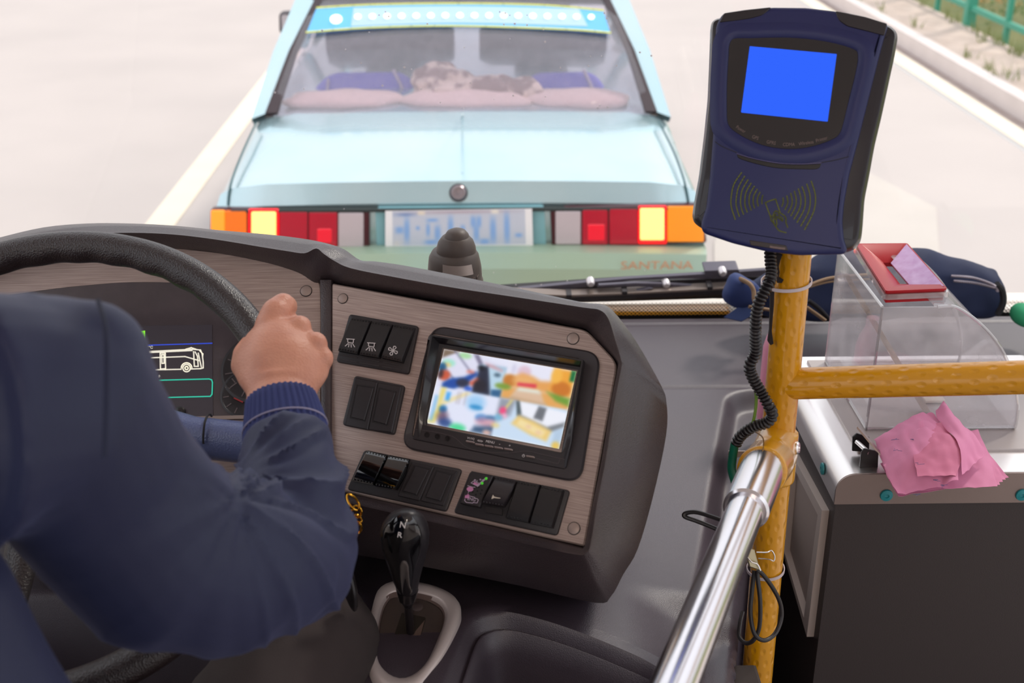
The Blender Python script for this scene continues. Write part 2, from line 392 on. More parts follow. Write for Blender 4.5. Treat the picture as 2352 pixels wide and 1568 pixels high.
# ================================================================ THE CAR AHEAD
CXw = ony(1053, 443, 3.9).x
CPNT = mat('aqua_car_paint', 'b9dae2', .24, .6, coat=1, var=(2.2, .55, 'cfe4e8'))
CPNT2 = mat('faded_lower_paint', '93ab94', .4, coat=.2)
car = thing('car', (CXw, 3.9, 0), 'pale turquoise saloon car with its brake lights on, right ahead of the bus', 'car')
def zat(py, y): return ony(1118, py, y).z
def hw(xl, xr, py, y): return (ony(xr, py, y).x-ony(xl, py, y).x)/2
rows = [  # y, z, half width, droop at the sides
    (8.45, .55, .78, .02), (8.42, .80, .80, .02), (8.2, .86, .81, .03), (7.0, .98, .82, .03),
    (4.57, zat(262, 4.57), hw(592, 1512, 262, 4.57)+.03, .05), (4.3, zat(325, 4.3), hw(545, 1555, 325, 4.3), .05),
    (3.99, zat(413, 3.99), hw(503, 1592, 413, 3.99), .04), (3.965, zat(423, 3.965), hw(499, 1595, 423, 3.965), .03), (3.935, zat(473, 3.935), hw(487, 1604, 473, 3.935), .01)]
rows2 = [(3.940, zat(480, 3.93), .80, 0), (3.935, zat(572, 3.9), hw(485, 1624, 572, 3.9), 0), (3.86, zat(577, 3.86), hw(487, 1627, 577, 3.86), 0),
    (3.83, zat(588, 3.83), hw(487, 1629, 588, 3.83), 0), (3.80, zat(625, 3.80), hw(489, 1626, 625, 3.80), 0), (3.83, .36, .80, 0), (4.0, .26, .78, 0)]
LAT = [-1, -.985, -.95, -.8, -.5, -.2, 0, .2, .5, .8, .95, .985, 1]
def carloop(y, z, h, dr, bottom=True):
    l = [V((CXw+h*t, y, z-dr*max(0, (abs(t)-.9)/.1)**1.5 + (0.012*(1-t*t)))) for t in LAT]
    if bottom: l = [V((CXw-h-.015, y, .45)), V((CXw-h-.01, y, z*.55+.15))]+l+[V((CXw+h+.01, y, z*.55+.15)), V((CXw+h+.015, y, .45))]
    return l
mb = MB(); L = [carloop(*r) for r in rows]; mb.loft([L[i] for i in (0, 1, 2, 3)]+[L[4]]+L[5:], False, False, closed=False)
body = mb.build('body', CPNT, car, sharp=40)
mb = MB(); L2 = [carloop(*r) for r in rows2]
mb.loft([carloop(*rows[-1])]+L2[:2], False, False, closed=False); mb.build('rear_panel', CPNT, car)
mb = MB(); mb.loft([[q for q in carloop(r[0], r[1], r[2], r[3], False)] for r in rows2[1:]], False, False, closed=False)
# wrap-around ends of the bumper
for s in (-1, 1):
    e = [V((CXw+s*r[2], r[0], r[1])) for r in rows2[1:]]; mb.loft([e, [V((CXw+s*(.835), 4.5, p.z)) for p in e]], False, False, closed=False)
mb.build('bumper', [mat('bumper_paint', '9db8ac', .4, coat=.3, var=(2, .6, 'a3b491'))], car, sharp=30)
# wheels
for sx in (-1, 1):
    for y in (4.62, 7.55):
        mb = MB(); c = V((CXw+sx*.68, y, .3)); mb.lathe(c, (sx, 0, 0), [(.18, 0), (.29, .0), (.3, .03), (.3, .13), (.28, .15), (.19, .15)], 28)
        wh = mb.build('wheel', RUB, car); mb = MB(); mb.lathe(c, (sx, 0, 0), [(.02, .1), (.18, .12), (.19, .145), (.12, .16), (.02, .155)], 24); mb.build('hub_cap', SILV, wh)
# greenhouse: roof, pillars, panes
zb = rows[4][1]; yb_ = 4.57; zr = zat(-6, 5.08); yr = 5.08; hb = hw(598, 1505, 258, 4.57); hr = hw(700, 1395, 0, 5.08)
mb = MB(); roofr = [(yr, zr-.0, hr+.035), (yr+.12, zr+.05, hr+.05), (5.8, zr+.085, hr+.05), (6.3, zr+.05, hr+.04)]
mb.loft([[V((CXw+h*t, y, z-.04*abs(t)**4)) for t in LAT] for y, z, h in roofr], False, False, closed=False); mb.build('roof', CPNT, car)
BLKT = mat('window_rubber', '3a2c31', .5)
def strip(pts, wpts, th, name, m, par=car):     # a bar between two polylines
    mb = MB(); n = V((0, -.8, .6)).normalized()*th
    A = [V(p) for p in pts]; B = [V(p) for p in wpts]
    mb.loft([A, B, [p-n for p in B], [p-n for p in A]], False, False, closed=False, wrap=True); return mb.build(name, m, par)
for s in (-1, 1):
    bo = V((CXw+s*(hb+.045), yb_-.02, zb-.01)); bi = V((CXw+s*(hb-.005), yb_+.0, zb+.005)); to = V((CXw+s*(hr+.05), yr, zr+.02)); ti = V((CXw+s*(hr-.02), yr, zr))
    strip([bo, bo.lerp(to, .5)+V((s*.008, 0, .01)), to], [bi, bi.lerp(ti, .5)+V((s*.008, 0, .005)), ti], .05, 'rear_pillar', CPNT)
    # side glass and front pillar
    mb = MB(); q = [V((CXw+s*(hb+.05), 4.75, zb+.0)), V((CXw+s*.80, 7.0, .98)), V((CXw+s*(hr+.03), 6.3, zr+.03)), V((CXw+s*(hr+.045), 5.2, zr+.02))]
    mb.loft([q, [p+V((-s*.01, 0, 0)) for p in q]]); mb.build('side_window', mat_clear('tinted_glass', (.9, .9, .92), .08), car)
    mb = MB(); mb.tube([q[1], q[2]], .03, 8); mb.build('front_pillar', CPNT, car)
    mb = MB(); mb.tube([V((CXw+s*.79, 5.9, .99)), V((CXw+s*(hr+.04), 5.75, zr+.05))], .035, 8); mb.build('door_pillar', CPNT, car)
    mb = MB(); i0 = V((CXw+s*(hb-.005), yb_, zb+.008)); i1 = V((CXw+s*(hr-.02), yr-.005, zr+.004))
    strip([i0, i0.lerp(i1, .5)+V((s*.008, 0, .01)), i1], [i0-V((s*.045, 0, 0)), i0.lerp(i1, .5)+V((-s*.022, 0, .005)), i1-V((s*.03, 0, 0))], .02, 'window_seal', BLKT)
strip([V((CXw-hr-.02, yr, zr+.012)), V((CXw, yr, zr+.026)), V((CXw+hr+.02, yr, zr+.012))], [V((CXw-hr-.0, yr-.02, zr-.02)), V((CXw, yr-.02, zr-.008)), V((CXw+hr+.0, yr-.02, zr-.02))], .02, 'window_seal', BLKT)
# rear window, slightly bowed
mb = MB(); G = []
for j in range(7):
    t = j/6; y = yb_+(yr-yb_)*t; z = zb+(zr-zb)*t; h = hb+(hr-hb)*t-.02
    G.append([V((CXw+h*k/6, y-.02*(1-(k/6)**2), z+.02*math.sin(PI*t))) for k in range(-6, 7)])
mb.loft(G, False, False, closed=False); k = len(mb.v); mb.loft([[p+V((0, .008, -.006)) for p in l] for l in G], False, False, closed=False)
mb.build('rear_window', mat_clear('rear_glass', (.88, .83, .87), .08, haze=.05, hazecol=(.92, .86, .93)), car, fixn=False)
mb = MB(); q = [V((CXw-.76, 7.0, .99)), V((CXw+.76, 7.0, .99)), V((CXw+hr, 6.3, zr+.05)), V((CXw-hr, 6.3, zr+.05))]; mb.loft([q, [p+V((0, .01, .01)) for p in q]]); mb.build('front_windscreen', MATS['tinted_glass'], car)
# blue sun strip with a row of lamps and yellow edges, inside the top of the rear window
def rw(px, py, off=0.0):      # a point on the rear window plane seen at a pixel
    n = V((0, -(zr-zb), (yr-yb_))).normalized(); o = V((CXw, yb_, zb)) - n*off; r = ray(px, py); t = (o-CAM).dot(n)/r.dot(n); return CAM+r*t
RW = Fr(V((CXw, yb_, zb)), V((1, 0, 0)), V((0, yr-yb_, zr-zb)))
top = [(728, 16), (850, 9), (1053, 6), (1250, 10), (1385, 22)]; bot = [(1402, 76), (1300, 68), (1053, 60), (850, 64), (704, 75)]
mb = MB(); mb.prism(RW, [RW.px(x, y, .03) for x, y in cat2(top, 4)+cat2(bot, 4)], .025, .03)
ss = mb.build('sun_strip', mat('sun_strip_blue', '6cbcf0', .4, emit=('58b4f2', .2)), car, label='blue sun strip with white lamps across the top of the rear window')  # faint emission lightens the strip, which is no lamp itself
for ln in (top, bot):
    mb = MB(); mb.strokes(RW, [[(x, y+(2 if ln is top else -1)) for x, y in cat2(ln, 4)]], .008, .031, .001); mb.build('yellow_edge', mat('yellow_edge', 'dfe06a', .5), ss)
lamps = [(772, 44, 17)]+[(822+33.5*i, 38-3*math.sin(i/15*PI), 9) for i in range(17)]
mb = MB(); mb.prism(RW, [RW.px(x, y, .032) for x, y in cat2([(812, 18), (1053, 14), (1330, 20)], 4)+cat2([(1350, 60), (1053, 52), (806, 60)], 4)], .030, .0315); mb.build('strip_middle', mat('strip_pale', 'b4d2ee', .5, emit=('a8d0f4', .12)), ss)  # extra pale band, faint emission standing in for blurred glow between the lamps
for x, y, r in lamps:
    u, v = RW.px(x, y, .034); mb = MB(); rr = r/2800*4.8*.8; mb.prism(RW, [(u+rr*math.cos(k*PI/6), v+rr*math.sin(k*PI/6)) for k in range(12)], .031, .036)
    mb.build('lamp', mat('strip_lamp', 'fffbe6', .4, emit=('fff8e8', 1.2)), ss)
# boot lid seams, lock, recess line
GAPM = mat('panel_gap', '3d6268', .6)
def onbody(px, py, lift=.002):
    ys = [(r[0], r[1]) for r in rows[4:]]; r = ray(px, py)
    for (y0, z0), (y1, z1) in zip(ys, ys[1:]):
        n = V((0, -(z0-z1), (y0-y1))).normalized(); o = V((0, y0, z0)); t = (o-CAM).dot(n)/r.dot(n); p = CAM+r*t
        if min(y0, y1)-.001 <= p.y <= max(y0, y1)+.001: return p+n*lift+V((0, 0, .012*(1-((p.x-CXw)/.8)**2)))
    return ony(px, py, 3.93)
for pts in ([(588, 285), (560, 345), (538, 400), (527, 440), (524, 472)], [(1512, 280), (1545, 345), (1566, 400), (1577, 440), (1582, 470)]):
    mb = MB(); mb.tube([onbody(x, y) for x, y in cat2(pts, 4)], .004, 6); mb.build('boot_seam', GAPM, car)
mb = MB(); mb.tube([onbody(1062, y, .0) for y in range(262, 410, 12)], .003, 6); mb.build('boot_crease', CPNT, car)
mb = MB(); mb.box((CXw-.76, 3.90, zat(480, 3.93)-.0), (CXw+.76, 3.94, zat(473, 3.93)), .002); mb.build('boot_lip_gap', mat('dark_gap', '26302f', .7), car)
c = ony(1053, 443, 3.948); mb = MB(); mb.lathe(c, (0, -1, .4), [(.001, -.02), (.026, -.02), (.026, .006), (.022, .011), (.014, .011), (.013, .006), (.001, .004)], 24)
lk = mb.build('boot_lock', mat('lock_metal', '9a8f94', .3, .9), car); mb = MB(); mb.lathe(c+V((0, 0, 0)), (0, -1, .5), [(.026, .003), (.031, .004), (.031, -.02)], 24); mb.build('lock_ring', mat('lock_dark', '35292c', .4), lk)
# tail lights
TL = Fr(V((CXw, 3.905, .75)), V((1, 0, 0)), V((0, 0, 1)))
def em(n, c, e, base=None): return mat(n, base or c, .15, coat=.5, emit=(c, e))
def tail(name, segs, box, label):
    mb = MB(); mb.pxprism(TL, box, -.03, .0, r=.012, bev=.004); h = mb.build(name, mat('lamp_housing', '4a161e', .3), car, label)
    for nm, x0, x1, y0a, y1a, m in segs:
        wt_ = .0085 if m in (HOT, RED2) else .006; mb = MB(); mb.pxprism(TL, [(x0, y0a), (x1, y0a), (x1, y1a), (x0, y1a)], 0, wt_, r=.006, bev=.003); mb.build(nm, m, h)
AMB = em('amber_lens', 'f26a0c', .45, 'e8720f'); RED = em('red_lens', 'b01028', .22, 'b3122c'); RED2 = em('red_lens_lit', 'f0182c', .55, 'd0142c')
WL = mat('clear_lens', 'cdbfc4', .2, coat=.4); HOT = em('brake_lens_lit', 'ffd276', 1.5); HOTR = em('brake_glow', 'f80d18', 1.0); CORE = em('brake_bulb', 'fff3b0', 5)
tail('tail_light', [('amber_lens', 484, 516, 483, 570, em('amber_bright', 'ff9426', .8)), ('amber_lens', 516, 566, 484, 570, AMB), ('brake_lens', 570, 640, 480, 572, HOTR), ('brake_lens', 577, 634, 486, 568, HOT),
     ('red_lens', 641, 706, 486, 572, RED), ('red_lens', 709, 774, 487, 573, RED), ('red_lens', 728, 762, 525, 558, RED2), ('reverse_lens', 777, 835, 489, 571, WL)],
     [(483, 480), (848, 484), (848, 574), (481, 574)], 'left tail light with a glowing brake lamp')
tail('tail_light', [('reverse_lens', 1276, 1334, 485, 562, WL), ('red_lens', 1338, 1396, 481, 562, RED), ('red_lens', 1350, 1389, 515, 553, RED2), ('red_lens', 1400, 1466, 479, 562, RED),
     ('brake_lens', 1466, 1532, 473, 561, HOTR), ('brake_lens', 1470, 1526, 478, 552, HOT), ('amber_lens', 1533, 1617, 474, 556, em('amber_lens_right', 'f48a0a', .5, 'ef8c12'))],
     [(1264, 478), (1612, 470), (1624, 558), (1268, 568)], 'right tail light with a glowing brake lamp')
# number plate (its characters are blurred in the photograph)
nx, ny = 136, 48; img = np.zeros((ny, nx, 3)); img[:] = (.80, .82, .88)
X, Y = np.meshgrid((np.arange(nx)/(nx-1))*2018+135, (np.arange(ny)/(ny-1))*610+140)
def blot(cx_, cy_, sx, sy, col, a=1, img=img, X=X, Y=Y, p=2):
    g = a*np.exp(-(np.abs((X-cx_)/sx)**p+np.abs((Y-cy_)/sy)**p)); img[:] = img*(1-g[..., None])+np.array(col)*g[..., None]
BL = (.50, .68, .92)
for q in [(330, 400, 60, 50), (430, 400, 40, 170), (580, 375, 28, 28), (780, 270, 80, 25), (720, 400, 30, 90), (850, 450, 45, 110), (760, 570, 90, 35), (1030, 380, 40, 160), (1195, 400, 34, 60), (1340, 300, 40, 80), (1420, 300, 35, 80), (1380, 450, 40, 120), (1490, 570, 70, 40), (1610, 420, 45, 180), (1800, 390, 42, 220), (1960, 490, 50, 30)]:
    blot(*q, BL, .85, p=3)
blot(410, 190, 140, 25, (.42, .55, .78), .8); blot(1150, 165, 700, 22, (.72, .62, .66), .7); blot(630, 170, 55, 32, (.93, .88, .82), 1, p=4); blot(1640, 165, 55, 32, (.95, .92, .88), 1, p=4)
blot(290, 600, 60, 60, (.9, .87, .85), .7)
fx = np.minimum(np.minimum(X-135, 2150-X)/95, (750-Y)/130); img[fx < 1] = (.97, .96, .97)
picture(TL, [(885, 485), (1222, 480), (1225, 583), (885, 587)], .012, nx, ny, img, 'number_plate', mat_vc('plate_print', 0, .5), car, th=.006)
mb = MB(); mb.pxprism(TL, [(862, 478), (1250, 474), (1255, 576), (866, 580)], -.03, -.008, r=.01); mb.build('plate_recess', mat('plate_recess_paint', '86bac2', .3, coat=.5), car)
# model name letters at the lower right
BF = Fr(V((CXw, 3.812, .6)), V((1, 0, 0)), V((0, -.05, 1)))
u, v = BF.px(1508, 608, .003); text('SANTANA', BF, u, v, .042, mat('faded_orange_letters', 'c98f6a', .5), car, 'bumper_lettering', w=.010, sx=1.25)
# door mirrors
for s, q in ((-1, [(640, 30), (672, 28), (670, 62), (655, 80), (641, 76)]), (1, [(1424, 32), (1460, 36), (1464, 50), (1462, 78), (1448, 78)])):
    f = Fr(V((CXw+s*.85, 6.35, 1.05)), V((1, 0, 0)), V((0, 0, 1))); mb = MB(); mb.pxprism(f, q, -.07, .0, r=.02, bev=.01, steps=2)
    mr = mb.build('door_mirror', mat('mirror_shell', '4a4246', .4), car)
    if s < 0: mb = MB(); mb.pxprism(f, [(646, 34), (664, 34), (668, 48), (660, 74), (648, 70)], 0, .003, r=.01); mb.build('mirror_glass', mat('mirror_glass', 'f2f0f6', .05, 1), mr)
    mb = MB(); c = V((CXw+s*.83, 6.4, 1.0)); mb.tube([c, c-V((s*.08, -.05, .03))], .02, 8); mb.build('mirror_arm', MATS['mirror_shell'], mr)
# cabin: shelf, seats, belts
CAB = mat('cabin_trim', '64596a', .8)
mb = MB(); mb.box((CXw-hb, 4.60, zb-.03), (CXw+hb, 4.87, zb-.01)); mb.build('parcel_shelf', mat('shelf_felt', 'b39c96', .9), car)
mb = MB(); mb.box((CXw-.7, 4.6, .3), (CXw+.7, 7.4, .36)); mb.build('cabin_floor', CAB, car)
mb = MB(); mb.box((CXw-.74, 6.9, .6), (CXw+.74, 7.1, .96), .02); mb.build('fascia', mat('fascia_grey', '5a5260', .7), car)
SB = mat('blue_seat_cloth', '787af0', .8)
for x0, x1, lab in ((728, 948, 'l'), (1198, 1385, 'r')):
    pl = Fr(V((CXw, 4.97, zb)), V((1, 0, 0)), V((0, .25, 1))); mb = MB()
    mb.pxprism(pl, [(x0+28, 166), (x1-20, 164), (x1+10, 205), (x1+25, 300), (x0-60, 300), (x0-10, 205)], -.12, 0, r=.05, bev=.03, steps=3)
    st = mb.build('seat_back', SB, car)
    CORD = mat('seat_cord', 'c9c4dc', .7); mb = MB(); mb.tube([pl.pp(x0+26, 180, .005), pl.pp(x0+24, 205, .006), pl.pp(x0+15, 235, .005)], .006, 6); mb.build('seat_cord', CORD, st); mb = MB(); mb.tube([pl.pp(x1-45, 160, .005), pl.pp(x1-30, 190, .006), pl.pp(x1-18, 218, .005)], .007, 6)
    mb.build('seat_cord', mat('seat_cord', 'c9c4dc', .7), st)
for s in (-.36, .36):
    mb = MB(); c = V((CXw+s, 5.95, .0)); mb.box((c.x-.30, 5.8, .4), (c.x+.30, 5.95, 1.10), .05); mb.box((c.x-.13, 5.83, 1.09), (c.x+.13, 5.92, 1.20), .03); mb.build('front_seat', CAB, car)
# things on the parcel shelf
def lumpy(c, rx, ry, rz, amp, sc, n=28, flatb=None):
    L = []
    for i in range(n//2):
        a = -PI/2+PI*(i+.5)/(n//2); l = []
        for k in range(n):
            t = 2*PI*k/n; d = V((math.cos(a)*math.cos(t), math.cos(a)*math.sin(t), math.sin(a)))
            q = V((abs(d.x)**.8*math.copysign(rx, d.x), abs(d.y)**.8*math.copysign(ry, d.y), d.z*rz))
            q = q*(1+amp*noise.noise(q*sc+c*3)); l.append(c+q)
        L.append(l)
    return L
BEI = mat('beige_fleece', 'fff0e4', .95, bump=(60, .5, .01))
for i, (x0, x1, h) in enumerate(((650, 930, 34), (918, 1212, 36), (1205, 1440, 36))):
    a = ony(x0, 256, 4.72); b = ony(x1, 256, 4.72); c = (a+b)/2; c.z = zb+.016; c.y = 4.74
    mb = MB(); mb.loft(lumpy(c, (b-a).x/2, .12, .034, .25, 9, 36))
    tag(mb.build('shelf_cushion', BEI, None, sharp=70, center=True), ['beige cushion on the car shelf, left of the cloth bundle', 'beige cushion on the car shelf under the cloth bundle', 'beige cushion on the car shelf, right of the cloth bundle'][i], 'cushion', 'beige cushions on the parcel shelf')
mb = MB()
for (x, y, d, rx, rz, am) in ((1010, 190, 4.86, .11, .07, .5), (1060, 205, 4.84, .16, .05, .6), (1170, 212, 4.84, .12, .055, .5), (1110, 222, 4.82, .12, .035, .5), (990, 218, 4.84, .06, .05, .5)):
    mb.loft(lumpy(P(x, y, d), rx, .09, rz, am, 16, 28))
cl = link('cloth_bundle', remesh(mb, 'cloth_bundle', .008, 2), mat('camouflage_cloth', 'fff4e0', .9, var=(14, .12, 'a38f88'), bump=(25, .6, .02)), None, sharp=80, center=True)
tag(cl, 'crumpled cream and brown camouflage cloth behind the car rear window', 'cloth')

# ================================================================ THE BUS: shell, windscreen, wiper
def sbox(name, a, b, m, bev=0):
    mb = MB(); mb.box(a, b, bev); return tag(mb.build(name, m), kind='structure')
LIN_ = mat('cab_lining', 'e6dedb', .8)
FLOORZ = .55
sbox('ceiling', (-1.25, -3.2, 2.95), (1.3, 2.0, 3.0), LIN_)
sbox('floor', (-1.2, -3.2, FLOORZ-.05), (1.25, 1.2, FLOORZ), mat('bus_floor', '857c78', .7, bump=(90, .3, .003)))
sbox('wall_rear', (-1.25, -3.25, FLOORZ), (1.3, -3.2, 1.3), LIN_)
sbox('wall_left', (-1.25, -3.2, FLOORZ), (-1.2, 2.1, 1.35), LIN_); sbox('wall_left', (-1.25, -3.2, 2.7), (-1.2, 2.0, 2.95), LIN_)
sbox('wall_right', (1.25, -3.2, FLOORZ), (1.3, -.2, 1.35), LIN_); sbox('wall_right', (1.25, -3.2, 2.7), (1.3, 2.0, 2.95), LIN_)
for i, (lx, ly) in enumerate(((.0, -.9), (.0, -2.3))):  # fill lamps added out of view to brighten the cab interior
    lt = thing('fill_lamp', (lx, ly, 2.95), ['added fill lamp strip, out of view, behind the driver', 'added fill lamp strip, out of view, further back'][i], 'lamp', 'added fill lamps')
    mb = MB(); mb.box((lx-.09, ly-.5, 2.915), (lx+.09, ly+.5, 2.95), .01); mb.build('housing', mat('fill_lamp_white', 'e8e4e0', .5), lt)
    mb = MB(); mb.box((lx-.07, ly-.47, 2.908), (lx+.07, ly+.47, 2.915), .003); mb.build('diffuser', mat('fill_diffuser', 'fff4e6', .5, emit=('fff0dc', 2)), lt)
    ad_ = bpy.data.lights.new('fill_light', 'AREA'); ao = bpy.data.objects.new('fill_light', ad_); S.collection.objects.link(ao); ad_.shape = 'RECTANGLE'; ad_.size = .14; ad_.size_y = .94; ad_.energy = 5.5; ad_.color = (1, .86, .74); ao.parent = lt; ao.location = (0, 0, -.05)
WY = 2.215; WS = Fr(V((0, WY, 1.125)), V((1, 0, 0)), V((0, -.16, 1)))     # windscreen plane
GL = mat_clear('windscreen_glass', (.985, .985, .98), .03)
mb = MB(); mb.prism(WS, [(-1.2, 0), (1.25, 0), (1.25, 1.85), (-1.2, 1.85)], -.006, 0)
win = tag(mb.build('window_1', GL), kind='structure')
sbox('trim_5', (-1.25, 2.02, 1.1), (-1.17, 2.22, 3.0), LIN_, .01); sbox('trim_6', (1.22, 2.02, 1.1), (1.30, 2.22, 3.0), LIN_, .01)
# dotted black ceramic border along the foot of the pane
def frit_mat():
    m = bpy.data.materials.new('dotted_border'); m.use_nodes = True; n = m.node_tree; L = n.links
    b = n.nodes['Principled BSDF']; b.inputs['Base Color'].default_value = (.012, .01, .011, 1); b.inputs['Roughness'].default_value = .4
    t = n.nodes.new('ShaderNodeBsdfTransparent'); mx = n.nodes.new('ShaderNodeMixShader'); L.new(b.outputs[0], mx.inputs[2]); L.new(t.outputs[0], mx.inputs[1])
    tcn = n.nodes.new('ShaderNodeTexCoord'); s2 = n.nodes.new('ShaderNodeSeparateXYZ'); L.new(tcn.outputs['UV'], s2.inputs[0])
    def M(op, *a):
        q = n.nodes.new('ShaderNodeMath'); q.operation = op
        for i, x in enumerate(a):
            if isinstance(x, (int, float)): q.inputs[i].default_value = x
            else: L.new(x, q.inputs[i])
        return q.outputs[0]
    p = .0056; u = M('DIVIDE', s2.outputs['X'], p); v = M('DIVIDE', s2.outputs['Y'], p)
    a = M('MULTIPLY', M('ADD', u, v), .70711); c = M('MULTIPLY', M('SUBTRACT', u, v), .70711)
    fa = M('SUBTRACT', M('FRACT', a), .5); fc = M('SUBTRACT', M('FRACT', c), .5)
    d = M('SQRT', M('ADD', M('MULTIPLY', fa, fa), M('MULTIPLY', fc, fc)))
    # clear holes shrink downwards: solid under .016 m, dots thin out at the top
    r = n.nodes.new('ShaderNodeMapRange'); r.inputs['From Min'].default_value = .014; r.inputs['From Max'].default_value = .048; r.inputs['To Min'].default_value = .37; r.inputs['To Max'].default_value = .10
    L.new(s2.outputs['Y'], r.inputs['Value'])
    dot = M('LESS_THAN', d, r.outputs[0]); solid = M('LESS_THAN', s2.outputs['Y'], .016)
    L.new(M('MAXIMUM', dot, solid), mx.inputs[0]); L.new(mx.outputs[0], n.nodes['Material Output'].inputs[0]); return m
mb = MB(); mb.prism(WS, [(-1.2, 0), (1.25, 0), (1.25, .047), (-1.2, .047)], .0005, .001)
mb.build('dotted_border', frit_mat(), win, sharp=None)
# dried spots on the glass
mb = MB(); rnd = random.Random(3)
for q in [(1134, 626), (1185, 654), (1243, 654), (1277, 612), (1303, 645), (1196, 662), (1481, 621), (1060, 600), (790, 480)]+[(rnd.uniform(620, 1500), rnd.uniform(20, 250)) for i in range(46)]:
    u, v = WS.px(*q, .001); r = rnd.uniform(.0008, .0019)
    mb.prism(WS, [(u+r*math.cos(k)*rnd.uniform(.7, 1.3), v+r*math.sin(k)) for k in np.linspace(0, 2*PI, 7)[:-1]], .0004, .0012)
o = mb.build('dried_spots', mat('dried_spots', 'dcd6d8', .7), win, sharp=None); o['kind'] = 'stuff'
sbox('trim_1', (-1.2, 2.17, 1.085), (1.25, 2.205, 1.128), mat('gutter_black', '1b1013', .6))
# the bus nose under the glass: orange lip with a white line
NOSE = mat('bus_nose_orange', 'ffb02c', .35, coat=.4); NW = mat('bus_nose_white', 'efe6dc', .4)
sbox('trim_2', (-1.2, 2.235, .5), (.48, 2.272, 1.136), NOSE, .006); sbox('trim_3', (-1.2, 2.272, .5), (1.25, 2.33, 1.137), NW, .006)
sbox('trim_4', (.48, 2.235, .5), (1.25, 2.272, 1.136), NW, .006)
# wiper: arm, linkage, blade, all resting on the outside of the glass
WP = mat('wiper_metal', '5c5864', .35, .3); WPR = mat('wiper_rubber', '241f22', .5)
wt = thing('windscreen_wiper', WS.at(.3, .08, -.05), 'black windscreen wiper with riveted arm lying along the foot of the windscreen', 'wiper')
WX = Fr(WS.o, WS.x, WS.y)
def wpr(name, pts, w0, w1, m, par=wt, r=0):
    mb = MB(); mb.pxprism(WX, pts, w0, w1, r=r, bev=.001); return mb.build(name, m, par)
wpr('arm', [(1190, 664), (1350, 648), (1440, 640), (1640, 628), (1700, 624), (1760, 620), (1760, 634), (1640, 641), (1560, 640), (1450, 644), (1372, 657), (1240, 672), (1190, 672)], -.045, -.035, WP)
wpr('arm', [(1375, 655), (1460, 650), (1540, 652), (1642, 660), (1640, 666), (1530, 660), (1450, 658), (1372, 660)], -.030, -.022, WP)
wpr('blade_bridge', [(1440, 672), (1490, 662), (1500, 663), (1450, 675)], -.022, -.014, WP)
wpr('rubber_blade', [(1180, 676), (1300, 682), (1440, 677), (1700, 662), (1880, 652), (1880, 664), (1700, 675), (1440, 689), (1300, 694), (1180, 690)], -.028, -.008, WPR)
wpr('blade_rail', [(1180, 674), (1300, 678), (1440, 673), (1700, 659), (1880, 649), (1880, 653), (1700, 664), (1440, 678), (1300, 684), (1180, 680)], -.030, -.007, mat('blade_rail', '8d8078', .35, .6))
wpr('pivot_cover', [(1618, 622), (1697, 619), (1701, 632), (1690, 636), (1640, 638), (1620, 633)], -.07, -.034, WP, r=.003)
for x, y in ((1357, 652), (1531, 655), (1661, 628)):
    u, v = WX.px(x, y, -.02); mb = MB(); mb.lathe(WX.at(u, v, -.036), WX.n, [(.008, 0), (.008, .014), (.005, .019), (.001, .02)], 14); mb.build('rivet', mat('bright_rivet', 'dcd6d8', .3, .6), wt)
for x, y in ((1307, 681), (1435, 673), (1631, 662)):
    u, v = WX.px(x, y, -.006); mb = MB(); mb.box((u-.005, v-.004, -.03), (u+.005, v+.004, -.005), .001, WX); mb.build('clip', WPR, wt)
wpr('cowl', [(1150, 668), (1450, 648), (1640, 640), (1700, 637), (1900, 630), (1900, 690), (1640, 686), (1440, 692), (1150, 700)], -.075, -.05, mat('black_cowl', '17151a', .6))

# ================================================================ DASHBOARD
dash = thing('dashboard', (0, 1.3, 1.15), 'dark grey grained bus dashboard with brushed trim panels, hooded binnacle and a wide flat shelf', 'dashboard')
PO = P(979, 971, 1.322)
PN = Fr(PO, cv(.935, -.155, -.30), cv(.21, .945, .23))            # centre console face
jp = PN.pp(752, 850, 0); jd = (jp-CAM).dot(FW)
CLD = jd+.0
CL = Fr(P(752, 850, CLD), cv(1, .02, -.06), cv(0, .93, .34))       # instrument face
# --- the wide shelf of the dash
nx, ny = 420, 270
xs = np.linspace(-.85, 1.2, nx); ys = np.linspace(.86, 2.17, ny); X, Y = np.meshgrid(xs, ys)
Z = 1.15+.10*(1-smooth(1.05, 1.5, Y))*(1-.8*smooth(0, .35, X))
def wz(pts, z): return [(p.x, p.y) for p in (onz(x, y, z) for x, y in pts)]
pk = rpoly(wz([(985, 1720), (1085, 1430), (1560, 1520), (1640, 1720)], 1.22), .05, 8)
d = sdf(X, Y, pk); pin = rpoly(wz([(1030, 1740), (1115, 1478), (1560, 1560), (1600, 1740)], 1.20), .04, 8); d2 = sdf(X, Y, pin)
shade_dip = rpoly(wz([(1745, 893), (1672, 905), (1640, 1080), (1616, 1250), (1590, 1400), (1560, 1700), (2300, 1700), (2300, 893)], 1.15), .06, 8)
Z -= .03*smooth(.006, -.02, sdf(X, Y, shade_dip))  # shallow dip shaped to put the cast shadow into the shelf
lo = wz([(1380, 1403), (1700, 1403), (1700, 1900), (1380, 1900)], 1.16); Z -= .02*smooth(.03, -.03, sdf(X, Y, lo))*smooth(.15, .24, X)
rc = rpoly(wz([(1800, 891), (1792, 1000), (1740, 1130), (1712, 1300), (1698, 1450), (1692, 1600)], 1.15)+[(wz([(1692, 1600)], 1.15)[0][0], .4), (1.6, .4), (1.6, wz([(1800, 891)], 1.15)[0][1])], .02, 4); lc = rpoly([(-.158, .5), (-.158, 1.19), (-1.2, 1.19), (-1.2, .5)], .05, 6)
